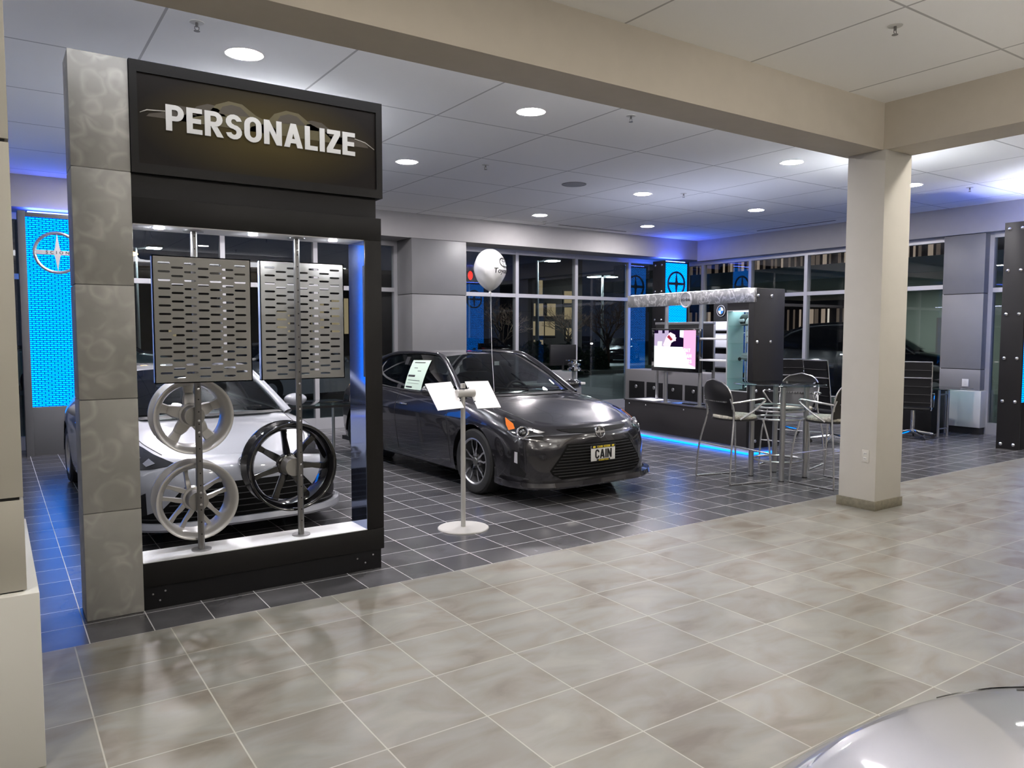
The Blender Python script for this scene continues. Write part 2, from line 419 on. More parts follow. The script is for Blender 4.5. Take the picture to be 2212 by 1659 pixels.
    def build(self, name, mats, parent=None, smooth=35.0, weld=True):
        o = bpy.data.objects.new(name, self.mesh(name, mats, smooth, weld)); COL.objects.link(o)
        if parent is not None: o.parent = parent
        return o
    def struct(self, name, mats, parent=None, smooth=0):
        o = self.build(name, mats, parent, smooth, weld=False)
        if parent is None: o['kind'] = 'structure'
        return o

def part_label(o, s): o['label'] = s; return o

def text_mb(s, size, depth=0.004, bold=0.0, mtx=None, align='CENTER', space=1.0):
    cu = bpy.data.curves.new('lettering', 'FONT'); cu.body = s; cu.size = size; cu.extrude = depth / 2; cu.offset = bold * size
    cu.align_x = align; cu.align_y = 'CENTER'; cu.space_character = space; cu.resolution_u = 3
    o = bpy.data.objects.new('lettering', cu); COL.objects.link(o)
    dg = bpy.context.evaluated_depsgraph_get(); dg.update()
    me = o.evaluated_get(dg).to_mesh(); mb = MB()
    vs = [mtx @ v.co if mtx is not None else v.co.copy() for v in me.vertices]
    mb.add(vs, [list(p.vertices) for p in me.polygons])
    o.evaluated_get(dg).to_mesh_clear(); bpy.data.objects.remove(o); bpy.data.curves.remove(cu)
    return mb
def frame(o, ex, ey):
    """matrix whose local x, y run along ex, ey from o"""
    ex = Vector(ex).normalized(); ey = Vector(ey).normalized(); ez = ex.cross(ey); o = Vector(o)
    return Matrix(((ex.x, ey.x, ez.x, o.x), (ex.y, ey.y, ez.y, o.y), (ex.z, ey.z, ez.z, o.z), (0, 0, 0, 1)))
def arc(cx, cy, r, a0, a1, n): return [(cx + r * math.cos(math.radians(a0 + (a1 - a0) * k / n)), cy + r * math.sin(math.radians(a0 + (a1 - a0) * k / n))) for k in range(n + 1)]
def emblem_mb(r, depth, mtx, text=None):
    """ring with a four-point star and a cross bar, lying in local xy"""
    a = MB()
    n = 48; prof = [(r * 0.86, 0), (r * 0.86, depth * 0.7), (r * 0.93, depth), (r, depth * 0.7), (r, 0)]
    a.lathe(prof, n, mtx, closed=True)
    star = []
    for s in (1, -1):
        pts = [(0.17, 0.0), (0.10, 0.22), (0.05, 0.55), (0.0, 0.90)]
        seq = pts + [(-x, y) for x, y in pts[-2::-1]]
        star += [(x * r * s, y * r * s) for x, y in seq]
    a.prism(star, 0, depth * 0.8, 'z', mtx)
    a.box((-0.88 * r, -0.10 * r, 0), (0.88 * r, 0.10 * r, depth * 0.95), 0, mtx)
    return a

def glyph(c):
    """heavy upper-case letter of height 1 as convex pieces; returns (pieces, advance)"""
    t = 0.205; b = 0.185
    R = lambda x0, y0, x1, y1: [(x0, y0), (x1, y0), (x1, y1), (x0, y1)]
    def band(cx, cy, rx, ry, ix, iy, a0, a1, n=10):
        out = []; P_ = lambda r1, r2, a: (cx + r1 * math.cos(math.radians(a)), cy + r2 * math.sin(math.radians(a)))
        for k in range(n):
            u, v = a0 + (a1 - a0) * k / n, a0 + (a1 - a0) * (k + 1) / n; out.append([P_(ix, iy, u), P_(rx, ry, u), P_(rx, ry, v), P_(ix, iy, v)])
        return out
    if c == 'P': return [R(0, 0, t, 1), R(t, 1 - b, .33, 1), R(t, .385, .33, .385 + b)] + band(.33, .6925, .275, .3075, .075, .3075 - b, -90, 90), .605
    if c == 'R': return [R(0, 0, t, 1), R(t, 1 - b, .34, 1), R(t, .40, .34, .40 + b), [(.22, .40), (.44, .40), (.655, 0), (.425, 0)]] + band(.34, .70, .285, .30, .08, .30 - b, -90, 90), .65
    if c == 'E': return [R(0, 0, t, 1), R(t, 0, .53, b), R(t, .41, .49, .41 + b), R(t, 1 - b, .53, 1)], .53
    if c == 'L': return [R(0, 0, t, 1), R(t, 0, .51, b)], .51
    if c == 'I': return [R(0, 0, t, 1)], t
    if c == 'Z': return [R(.02, 1 - b, .56, 1), R(0, 0, .57, b), [(0, b), (.25, b), (.56, 1 - b), (.31, 1 - b)]], .57
    if c == 'N': return [R(0, 0, t, 1), R(.47, 0, .47 + t, 1), [(t, 1), (t, .564), (.47, 0), (.47, .436)]], .47 + t
    if c == 'A': return [[(0, 0), (.215, 0), (.365, .588), (.365, 1), (.26, 1)], [(.73, 0), (.47, 1), (.365, 1), (.365, .588), (.515, 0)], [(.261, .18), (.469, .18), (.422, .365), (.308, .365)]], .73
    if c == 'O': return band(.32, .68, .32, .335, .115, .145, 0, 180) + band(.32, .32, .32, .335, .115, .145, 180, 360) + [R(0, .32, t, .68), R(.64 - t, .32, .64, .68)], .64
    if c == 'C': return band(.31, .68, .31, .335, .105, .145, 0, 180) + band(.31, .32, .31, .335, .105, .145, 180, 360) + [R(0, .32, t, .68)], .62
    if c == 'S': return band(.29, .7075, .29, .2925, .095, .1075, 10, 270) + band(.29, .2925, .29, .2925, .095, .1075, -170, 90), .58
    if c == 'D': return [R(0, 0, t, 1), R(t, 1 - b, .31, 1), R(t, 0, .31, b), R(.62 - t, .32, .62, .68)] + band(.31, .68, .31, .32, .105, .135, 0, 90) + band(.31, .32, .31, .32, .105, .135, 270, 360), .62
    if c == 'T': return [R(0, 1 - b, .60, 1), R(.30 - t / 2, 0, .30 + t / 2, 1)], .60
    if c == 'Y': return [R(.33 - t / 2, 0, .33 + t / 2, .45), [(0, 1), (.22, 1), (.33 + t / 2, .42), (.33 - t / 2, .42)], [(.66, 1), (.44, 1), (.33 - t / 2, .42), (.33 + t / 2, .42)]], .66
    if c == 'M': return [R(0, 0, t, 1), R(.62, 0, .62 + t, 1), [(0, 1), (t, 1), (.50, .3), (.33, .3)], [(.62 + t, 1), (.62, 1), (.33, .3), (.50, .3)]], .62 + t
    return [], .30
def heavy_text(s, width, height, depth, mtx, gap=0.085):
    """word in heavy letters, width x height, centred on the local origin of mtx, raised along local z"""
    x = 0.0; parts = []
    for ch in s:
        g, a = glyph(ch); parts += [[(px + x, py) for px, py in p] for p in g]; x += a + gap
    tot = x - gap; mb = MB()
    for p in parts:
        q = [((px / tot - 0.5) * width, (py - 0.5) * height) for px, py in p]; u = []
        for c in q:
            if not u or (abs(c[0] - u[-1][0]) + abs(c[1] - u[-1][1])) > 1e-6: u.append(c)
        if len(u) >= 3: mb.prism(u, 0, depth, 'z', mtx)
    return mb

# ------------------------------------------------------------------ room shell
U = 1.037
ZC = 3.639; ZB = 3.231
XW, YW = 13.2, 12.42            # window planes
XF, YF = 12.95, 11.80           # bulkhead faces
MB().box((-7, -7, -0.06), (XW, 4.43, 0)).struct('floor', FLOOR_B)
MB().box((-7, 4.43, -0.06), (XW, YW + 0.05, 0)).struct('floor', FLOOR_D)
MB().box((-7, -7, ZC), (XW + 0.2, YW + 0.2, ZC + 0.1)).struct('ceiling', CEIL)
MB().box((-7, YF, 3.225), (XW + 0.2, YW + 0.2, ZC)).struct('wall_back', WALL)
MB().box((XF, -7, 3.20), (XW + 0.2, YF, ZC)).struct('wall_right', WALL)
MB().box((-7.1, -7, 0), (-7, YW, ZC)).struct('wall_left', WALL)
MB().box((-7, -7.1, 0), (XW, -7, ZC)).struct('wall_front', WALL)
# beams over the aisle and the cream column that carries them
MB().box((-7, 3.865, ZB), (7.02, 4.235, ZC)).struct('trim_1', BEAMP)
cv = MB().box((-6.5, 4.236, 3.34), (6.55, 4.262, 3.46)).build('added_cove_light', COVE_FILL, None, 0); tag(cv, 'long light strip added along the far side of the beam, out of sight', 'light')  # unseen strip, added to light the far ceiling
MB().box((6.60, -7, ZB), (7.02, 3.865, ZC)).struct('trim_2', BEAMP)
col = thing('support_column', 'cream square column carrying the beams, power outlet low on its side', 'column', (6.795, 4.01, 0))
MB().box((-0.215, -0.180, 0), (0.215, 0.180, ZB), 0.004).build('shaft', COLP, col)
MB().box((-0.228, -0.193, 0), (0.228, 0.193, 0.085), 0.002).build('baseboard', BASEB, col)
ot = thing('power_outlet', 'small cream double power outlet on the cream column', 'outlet', (6.5795, 3.93, 0.49))
MB().box((-0.006, -0.036, -0.058), (0, 0.036, 0.058), 0.002).build('cover_plate', COLP, ot)
for z in (-0.024, 0.024):
    s = MB().box((-0.0075, -0.017, z - 0.014), (-0.0055, 0.017, z + 0.014), 0.0005)
    k = s.build('socket', WHITE_BLOCK, ot)
    MB().box((-0.0085, -0.008, z - 0.004), (-0.007, -0.005, z + 0.006)).box((-0.0085, 0.005, z - 0.004), (-0.007, 0.008, z + 0.006)).build('slot', INKK, k)

def clad_pier(name, label, x0, x1, y0, y1, top, joints, base=None, mat=PANELG):
    """clad pier of stacked panels, with a white plinth block when base is given"""
    t = thing(name, label, 'pillar', ((x0 + x1) / 2, (y0 + y1) / 2, 0)); cx, cy = (x0 + x1) / 2, (y0 + y1) / 2
    zs = [base or 0.0] + joints + [top]
    MB().box((x0 - cx + 0.012, y0 - cy + 0.012, zs[0]), (x1 - cx - 0.012, y1 - cy - 0.012, top)).build('core', INKK, t)
    for a, b in zip(zs[:-1], zs[1:]):
        MB().box((x0 - cx, y0 - cy, a + 0.006), (x1 - cx, y1 - cy, b - 0.006), 0.002).build('cladding_panel', mat, t)
    if base:
        MB().box((x0 - cx - 0.037, y0 - cy - 0.037, 0.11 if x0 > 5 else 0), (x1 - cx + 0.037, y1 - cy + 0.037, base), 0.004).build('plinth_block', WHITE_BLOCK, t)
        if x0 > 5: MB().box((x0 - cx - 0.02, y0 - cy - 0.02, 0), (x1 - cx + 0.02, y1 - cy + 0.02, 0.11)).build('baseboard', BLACKB, t)
    return t
clad_pier('clad_pillar', 'grey panelled pillar between the back windows, behind the dark car', 5.955, 7.03, YF, YW + 0.04, 3.225, [1.04, 2.28])
clad_pier('clad_pillar', 'grey panelled pillar on a white block, at the right between the windows', 13.0, 13.35, 5.88, 6.515, 3.20, [1.04, 2.25], 0.70)
clad_pier('clad_pillar', 'grey panelled pillar on a white block at the left edge, nearest of all', -1.3, 0.076, 3.28, 4.56, ZC, [1.005, 2.285], 0.66, pm('beige_grey_cladding', (0.36, 0.345, 0.30), 0.5))

# ------------------------------------------------------------------ windows
def window_bank(name, axis, plane, lo, hi, cuts, zb, zt, transoms, sgn):
    """aluminium frame with one glass pane per opening; axis 0 runs along x at y = plane"""
    fr = MB(); d0, d1 = plane - 0.05, plane + 0.05
    def bx(a, b, z0, z1, mb, e0=d0, e1=d1):
        if axis == 0: mb.box((a, e0, z0), (b, e1, z1))
        else: mb.box((e0, a, z0), (e1, b, z1))
    zs = [zb] + transoms + [zt]; w = 0.036
    bx(lo, hi, 0, zb + w, fr); bx(lo, hi, zt - w, zt + 0.09, fr)
    for z in transoms: bx(lo, hi, z - w, z + w, fr)
    cs = [lo] + cuts + [hi]
    for c in cs: bx(c - w, c + w, 0.002, zt + 0.05, fr, d0 - 0.003, d1 + 0.003)
    o = fr.struct(name, ALU)
    for a, b in zip(cs[:-1], cs[1:]):
        for z0, z1 in zip(zs[:-1], zs[1:]):
            g = MB(); bx(a + w - 0.01, b - w + 0.01, z0 + w - 0.01, z1 - w + 0.01, g, plane - 0.004, plane + 0.004)
            g.build('pane', WINGLASS, o, 0)
    return o
window_bank('window_1', 0, YW, -2.9, 5.93, [-1.43, 0.04, 1.52, 3.0, 4.475], 0.15, 3.17, [2.37], -1)
window_bank('window_2', 0, YW, 7.06, 13.1, [8.52, 10.0, 11.47], 0.15, 3.17, [2.345], -1)
window_bank('window_3', 1, XW, 6.55, YW - 0.1, [9.2, 10.53, 11.82], 0.15, 3.16, [2.385], -1)
window_bank('window_4', 1, XW, 2.6, 5.85, [4.2], 0.15, 3.16, [2.30], -1)
MB().box((XW - 0.05, -7, 0), (XW + 0.1, 2.56, 3.2)).struct('wall_right', WALL)
MB().box((-7, YW - 0.05, 0), (-2.94, YW + 0.1, 3.225)).struct('wall_back', WALL)

# ------------------------------------------------------------------ ceiling fittings
def downlight(x, y, label, lamp):
    t = thing('ceiling_light', label, 'ceiling light', (x, y, ZC), 0, 'recessed downlights')
    MB().lathe([(0.112, 0.0), (0.135, -0.003), (0.137, 0.0)], 36).build('trim_ring', WHITE_BLOCK, t)
    MB().lathe([(0.0, -0.002), (0.113, -0.0045), (0.113, 0.0)], 36).build('lamp', lamp, t)
FAR = [(1.605, 5.845, 'round downlight above the PERSONALIZE sign, largest in view'), (4.18, 5.85, 'round downlight above the near end of the dark car, second largest'),
       (4.16, 8.36, 'round downlight just right of the PERSONALIZE sign'), (7.95, 5.79, 'round downlight left of the cream column top'),
       (7.94, 8.305, 'round downlight between the ceiling speaker and the column'), (7.90, 10.78, 'round downlight nearest the back wall air slot'),
       (10.39, 10.73, 'small round downlight farthest back, in the corner of the room'), (10.51, 8.32, 'small round downlight before the right wall air slot'),
       (10.51, 5.73, 'round downlight half hidden behind the cream column'), (1.6, 8.33, 'round downlight hidden behind the PERSONALIZE sign'),
       (1.6, 10.76, 'round downlight over the back of the white car'), (4.16, 10.76, 'round downlight near the back windows behind the sign')]
for x, y, lb in FAR: downlight(x, y, lb, LAMPW)
NEAR = [(7.4, 2.72), (1.6, 1.75), (4.18, 1.75), (-1.0, 1.75), (9.2, 1.75), (11.8, 1.75), (1.6, -1.2), (4.18, -1.2), (9.2, -1.2), (-3.5, 1.75), (-3.5, -1.2)]
for x, y in NEAR: downlight(x, y, 'warm round downlight over the beige tiled aisle, above the viewer', LAMPN)

def uplight(x, y, z, label, lamp, r=0.26):  # bowls kept out of view, added to brighten the ceiling
    t = thing('added_uplight', label, 'pendant lamp', (x, y, 0), 0, 'added bowls throwing light upwards, out of view')
    MB().lathe([(0.0, z - 0.12), (r * .6, z - 0.10), (r * .9, z - 0.04), (r, z), (r - 0.012, z), (r * .87, z - 0.035), (r * .58, z - 0.09), (0.0, z - 0.11)], 40).build('bowl', GREYP, t)
    MB().lathe([(0.0, z - 0.012), (r - 0.02, z - 0.012)], 32).build('lamp', lamp, t, 0)
    for k in range(3):
        a = 2 * PI * k / 3; MB().cyl((r * .97 * math.cos(a), r * .97 * math.sin(a), z - 0.005), (0, 0, ZC), 0.003, n=6).build('cable', DSTEEL, t)
for x, y in [(-2.0, 0.4), (2.2, -0.9), (5.4, 0.2), (9.2, 0.6), (-2.0, -3.2), (5.4, -3.2)]: uplight(x, y, 2.55, 'bowl pendant added behind the viewer to light the ceiling', UPW)
uplight(2.05, 7.2, 2.98, 'bowl pendant added unseen behind the PERSONALIZE sign', UPH, 0.22)
uplight(2.5, 8.9, 3.10, 'second bowl pendant added unseen behind the PERSONALIZE sign', UPH, 0.22)
for x, y in [(-2.6, 8.0)]: uplight(x, y, 2.5, 'bowl pendant added in the left bay, out of sight behind the near pillar', UPC)
uplight(8.52, 4.98, 2.55, 'small bowl pendant added unseen behind the cream column', UPM, 0.2)
uplight(12.0, 3.7, 2.5, 'bowl pendant added near the right wall, outside the view', UPC)

def sprinkler(x, y, lb):
    t = thing('sprinkler_head', lb, 'sprinkler', (x, y, ZC), 0, 'ceiling sprinklers')
    MB().lathe([(0.0, -0.004), (0.045, -0.003), (0.047, 0.0)], 24).build('escutcheon', WHITE_BLOCK, t)
    MB().cyl((0, 0, 0), (0, 0, -0.03), 0.009).tube([(0.012, 0, -0.028), (0.014, 0, -0.042), (0.004, 0, -0.056)], 0.003, 6).tube([(-0.012, 0, -0.028), (-0.014, 0, -0.042), (-0.004, 0, -0.056)], 0.003, 6).lathe([(0.0, -0.060), (0.02, -0.058), (0.02, -0.056)], 16).build('nozzle', DSTEEL, t)
for x, y, lb in [(1.189, 5.432, 'sprinkler above the swirl-plated pillar'), (5.025, 5.424, 'sprinkler above the hood of the dark car, beside the beam'), (5.017, 7.96, 'sprinkler left of the ceiling speaker'),
                 (8.405, 7.94, 'sprinkler right of the ceiling speaker, beyond a downlight'), (5.023, 2.888, 'sprinkler in the near beige ceiling, inside the beams'), (8.385, 11.3, 'sprinkler close to the back wall air slot'), (11.34, 5.366, 'sprinkler right of the cream column')]:
    sprinkler(x, y, lb)
sp = thing('ceiling_speaker', 'flat round grey speaker grille set in the ceiling', 'speaker', (6.655, 8.30, ZC))
MB().lathe([(0.0, -0.006), (0.150, -0.006), (0.152, -0.003)], 40).build('grille', pm('speaker_grille', (0.30, 0.30, 0.31), 0.8), sp)
MB().lathe([(0.150, 0), (0.150, -0.008), (0.168, -0.006), (0.170, 0)], 40).build('bezel', PANELG, sp)
for (x0, y0, x1, y1, lb) in [(8.88, 11.50, 10.57, 11.545, 'long black air slot in the ceiling along the back wall'), (12.60, 8.25, 12.645, 9.95, 'long black air slot in the ceiling along the right wall')]:
    t = thing('air_diffuser', lb, 'air vent', ((x0 + x1) / 2, (y0 + y1) / 2, ZC), 0, 'linear air slots'); hx, hy = (x1 - x0) / 2, (y1 - y0) / 2
    MB().box((-hx, -hy, -0.003), (hx, hy, 0)).build('slot', INKK, t)
    r = MB()
    if hx > hy: r.box((-hx, -0.004, -0.006), (hx, 0.004, -0.001))
    else: r.box((-0.004, -hy, -0.006), (0.004, hy, -0.001))
    r.build('vane', DSTEEL, t)

# ------------------------------------------------------------------ lit blue towers
def tower(label, x0, yf, w, dep, top, rz, zb, zt, frame_mat, bd, bolts, star, text, two_sided=True):
    """lit tower: local x along the front, local -y is the front; origin at front left foot"""
    t = thing('light_tower', label, 'light tower', (x0, yf, 0), rz)
    # two side cheeks, head, foot
    MB().box((0, 0, 0), (bd, dep, top), 0.003).build('side_panel', frame_mat, t)
    MB().box((w - bd, 0, 0), (w, dep, top), 0.003).build('side_panel', frame_mat, t)
    MB().box((bd, 0.01, zt), (w - bd, dep - 0.01, top - 0.014), 0.002).build('top_panel', frame_mat, t)
    MB().box((bd, 0.01, 0), (w - bd, dep - 0.01, zb), 0.002).build('foot_panel', frame_mat, t)
    g = MB().box((bd, 0.02, zb), (w - bd, 0.026, zt)); pa = g.build('lit_screen', BLUEW, t, 0)
    if two_sided: MB().box((bd, dep - 0.026, zb), (w - bd, dep - 0.02, zt)).build('lit_screen', BLUEW, t, 0)
    MB().box((bd + .03, 0.05, top - 0.012), (w - bd - .03, dep - 0.05, top + 0.004)).build('top_lamp', UPB, t, 0)
    r = (w - 2 * bd) * 0.40; cz = zt - 0.17 - r
    F = frame((w / 2, 0.018, cz), (1, 0, 0), (0, 0, 1))
    e = emblem_mb(r, 0.025, F).build('emblem', star, t)
    if text:
        text_mb(text, r * 0.20, 0.004, 0.02, frame((w / 2, -0.007, cz), (1, 0, 0), (0, 0, 1)), space=1.9).build('lettering', INKK, e)
    if two_sided: emblem_mb(r, 0.025, frame((w / 2, dep - 0.018, cz), (-1, 0, 0), (0, 0, 1))).build('emblem', star, t)
    if bolts:
        for z in bolts:
            for y in (dep * 0.22, dep * 0.78):
                MB().ellipsoid((0, y, z), (0.020, 0.026, 0.026), 16, 10).build('bolt', CHROME, t)
    return t
tower('added lit blue tower, out of sight behind the near left pillar', -1.62, 11.72, 0.86, 0.34, 3.17, 0, 0.64, 3.10, TOWERL, 0.085, None, STEEL, None)  # unseen extra tower, added for its blue light
EMB_D = pm('emblem_dark_blue', (0.03, 0.04, 0.07), 0.3, metal=0.6)
tower('grey light tower with lit blue screen and silver emblem, at the far left', 0.33, 11.72, 0.86, 0.34, 3.17, 0, 0.64, 3.10, TOWERL, 0.085, None, STEEL, 'SCION')
tower('dark light tower with a lit blue screen, in the far corner of the room', 11.76, 11.62, 0.74, 0.34, 3.14, 0, 0.70, 3.10, TOWERG, 0.04, (0.10, 0.70, 1.30, 1.90, 2.50, 3.05), EMB_D, 'SCION')
tower('dark bolted light tower cut by the right edge of the frame', 11.675, 4.755, 0.78, 0.285, 3.14, 0, 0.66, 3.08, TOWERG, 0.045, (0.07, 0.67, 1.27, 1.88, 2.48, 3.05), EMB_D, None)

# ------------------------------------------------------------------ wheel display with the PERSONALIZE sign
SY = 4.605 * U; SD = 0.275            # front plane and depth
st = thing('wheel_display', 'tall black display stand with PERSONALIZE sign and swirl-plated grey pillar', 'display stand', (1.24 * U, SY, 0))
def S(x): return (x - 1.24) * U
def Z(z): return z * U
pil = MB().box((S(0.372) + 0.008, 0.006, 0), (S(0.652) - 0.002, SD - 0.006, Z(3.005))).build('pillar_core', DSTEEL, st)
zz = [0.0, 0.585, 1.195, 1.805, 2.412, 3.008]
for a, b in zip(zz[:-1], zz[1:]):
    MB().box((S(0.372), 0, Z(a) + 0.002), (S(0.652), SD, Z(b) - 0.003), 0.0015).build('pillar_plate', STONE, st)
MB().box((S(0.652), 0.012, 0), (S(2.088), SD - 0.012, Z(0.13))).build('plinth', PLINTH, st)
sc = MB()
for x, z in ((0.70, .085), (0.765, .095), (0.735, .045), (1.92, .085), (2.03, .095), (1.975, .05)):
    sc.ellipsoid((S(x), 0.010, Z(z)), (0.006, 0.004, 0.006), 10, 6)
sc.build('screw_heads', STEEL, st)
MB().box((S(0.652), -0.002, Z(0.13)), (S(2.105), SD, Z(0.268)), 0.002).build('lower_rail', FRAMEK, st)
MB().box((S(0.655), 0.004, Z(0.268)), (S(1.99), SD - 0.004, Z(0.272))).build('shelf_surface', SHELFW, st)
MB().box((S(1.99), 0, Z(0.270)), (S(2.105), SD, Z(2.142)), 0.002).build('side_post', FRAMEK, st)
MB().box((S(1.987), 0.006, Z(0.272)), (S(1.99), SD - 0.006, Z(2.138))).build('mirror_lining', MIRROR, st)
MB().box((S(0.652), -0.002, Z(2.142)), (S(2.105), SD, Z(2.285)), 0.002).build('upper_rail', FRAMEK, st)
MB().box((S(0.655), 0.004, Z(2.138)), (S(1.987), SD - 0.004, Z(2.142))).build('soffit', SHELFW, st)
MB().box((S(0.652), 0.022, Z(2.285)), (S(2.078), SD - 0.01, Z(2.412))).build('neck_panel', PLINTH, st)
sg = MB(); a0, a1, b0, b1 = S(0.655), S(2.113), Z(2.412), Z(3.007)
i0, i1, j0, j1 = S(0.693), S(2.072), Z(2.465), Z(2.946)
sg.box((a0, -0.012, b0), (a1, SD, j0)).box((a0, -0.012, j1), (a1, SD, b1)).box((a0, -0.012, j0), (i0, SD, j1)).box((i1, -0.012, j0), (a1, SD, j1))
box_ = sg.build('sign_box', FRAMEK, st)
pn = MB().box((-(i1 - i0) / 2, 0, -(j1 - j0) / 2), ((i1 - i0) / 2, 0.02, (j1 - j0) / 2)).build('sign_face', POSTER, box_, 0)
pn.location = ((i0 + i1) / 2, 0.0, (j0 + j1) / 2)
# printed car outlines behind the word
def roofline(cx, cz, w, h, col, nm='printed_car', y=-0.001, win=True):
    top = [(-1.0, 0.0), (-0.93, 0.18), (-0.62, 0.36), (-0.40, 0.80), (-0.12, 1.0), (0.18, 0.96), (0.48, 0.62), (0.80, 0.42), (0.97, 0.16), (1.0, 0.0)]
    mb = MB(); mb.prism([(cx + x * w, cz + z * h) for x, z in top], y, y + 0.0012, 'y'); mb.build(nm, col, box_, 0)
    if win:
        wn = [(-0.36, 0.48), (-0.26, 0.76), (-0.06, 0.88), (0.14, 0.84), (0.36, 0.52)]
        MB().prism([(cx + x * w, cz + z * h) for x, z in wn], y - 0.0006, y + 0.0002, 'y').build(nm, OLIVED, box_, 0)
zc_ = Z(2.72)
for cx, w, h, col in ((0.93, 0.20, 0.085, OLIVED), (1.83, 0.20, 0.085, OLIVED), (1.08, 0.22, 0.12, OLIVED), (1.68, 0.22, 0.12, OLIVED), (1.20, 0.26, 0.155, OLIVE), (1.53, 0.26, 0.155, OLIVE)):
    roofline(S(cx), zc_, w, h, col, y=-0.001 if col is OLIVED else -0.0016)
hl = MB()
hl.tube([(S(0.705), -0.002, Z(2.735)), (S(0.74), -0.002, Z(2.752)), (S(0.84), -0.002, Z(2.760))], [0.002, 0.004, 0.003], 6)
hl.tube([(S(1.93), -0.002, Z(2.765)), (S(2.00), -0.002, Z(2.750)), (S(2.062), -0.002, Z(2.715))], [0.003, 0.004, 0.002], 6)
hl.build('printed_outline', PRINTW, box_)
tm = heavy_text('PERSONALIZE', 1.098 * U, 0.140 * U, 0.006, frame((S(1.382), -0.002, Z(2.728)), (1, 0, 0), (0, 0, 1)))
tm.build('lettering', LETTER, box_, 0, weld=False)
for x in (0.80, 1.32, 1.82):
    pk = MB().lathe([(0.0, 0.0), (0.026, 0.0)], 20).build('puck_lamp', PUCK, st, 0); pk.location = (S(x), 0.11, Z(2.138) - 0.004)
    MB().lathe([(0.027, 0.004), (0.036, 0.002), (0.038, 0.006), (0.036, 0.006)], 24).build('puck_rim', STEEL, pk)

PY = SY + 0.115                        # the two display poles
def display_pole(x, label):
    t = thing('display_pole', label, 'pole', (x * U, PY, Z(0.272)), 0, 'display poles'); h = Z(2.138) - Z(0.272)
    p = MB().cyl((0, 0, 0.002), (0, 0, h - 0.002), 0.0195, n=24).build('tube', DSTEEL, t)
    for z0, z1 in ((0, 0.008), (h - 0.008, h)): MB().cyl((0, 0, z0), (0, 0, z1), 0.058, n=28).build('flange', STEEL, t)
    hs = MB()
    for k in range(int(h / 0.075)): hs.cyl((0, -0.0205, 0.10 + k * 0.075), (0, -0.018, 0.10 + k * 0.075), 0.0045, n=8)
    hs.build('peg_hole', INKK, p, 0)
    return t, p
pole_a, tube_a = display_pole(0.985, 'left perforated steel pole carrying two silver wheels and a punched panel')
pole_b, tube_b = display_pole(1.585, 'right perforated steel pole carrying the gloss black wheel')

def bolts_on(tube, zs):
    for z in zs:
        MB().ellipsoid((0, -0.020, z - Z(0.272)), (0.0075, 0.006, 0.0075), 12, 8).build('bolt', CHROME, tube)
bolts_on(tube_a, [1.225 * U, 1.04 * U, .97 * U, .615 * U, .545 * U, 1.985 * U]); bolts_on(tube_b, [2.06 * U, 1.235 * U, 1.075 * U, 1.00 * U, .725 * U, .655 * U])

def punched_panel(label, x0, x1, z0, z1, y0, th, ncol, nrow):
    t = thing('punched_panel', label, 'metal panel', ((x0 + x1) / 2, y0, z0)); W = x1 - x0; Hh = z1 - z0; mb = MB()
    m = 0.028; cw = (W - 2 * m) / ncol; sh = 0.0125; ty = 0.004
    mb.box((-W / 2, 0, 0), (-W / 2 + m, ty, Hh)); mb.box((W / 2 - m, 0, 0), (W / 2, ty, Hh))
    pitch = (Hh - 0.05) / (nrow + 0.1)
    for c in range(ncol):
        xa = -W / 2 + m + c * cw; xb = xa + cw; g = 0.002
        zs = [0.03 + (k + (0.0 if c % 2 else 0.5)) * pitch for k in range(nrow)]
        prev = 0.0
        for z in zs:
            mb.box((xa, 0, prev), (xb, ty, z)); prev = z + sh
            r = sh / 2                                     # rounded slot ends
            for xe, s in ((xa, 1), (xb, -1)):
                mb.prism([(xe, z), (xe + s * (g + r), z), (xe + s * (g + r * .3), z + r * .35), (xe + s * g, z + r), (xe + s * (g + r * .3), z + 2 * r - r * .35), (xe + s * (g + r), z + sh), (xe, z + sh)], 0, ty, 'y')
        mb.box((xa, 0, prev), (xb, ty, Hh))
    mb.build('sheet', PERF, t, 0, weld=False)
    e = MB().box((-W / 2, 0.0, 0), (-W / 2 + 0.006, th, Hh)).box((W / 2 - 0.006, 0.0, 0), (W / 2, th, Hh)).box((-W / 2, 0.0, Hh - 0.006), (W / 2, th, Hh)).box((-W / 2, 0.0, 0), (W / 2, th, 0.006))
    e.build('folded_edge', EDGEA, t, 0)
    return t
# left one stands in front of its pole, right one behind
punched_panel('left punched steel panel, in front of the pole with two silver wheels', 0.748 * U, 1.283 * U, Z(1.265), Z(1.982), PY - 0.075, 0.045, 7, 14)
punched_panel('right punched steel panel, behind the pole with the black wheel', 1.372 * U, 1.912 * U, Z(1.258), Z(1.996), PY + 0.055, 0.045, 7, 14)

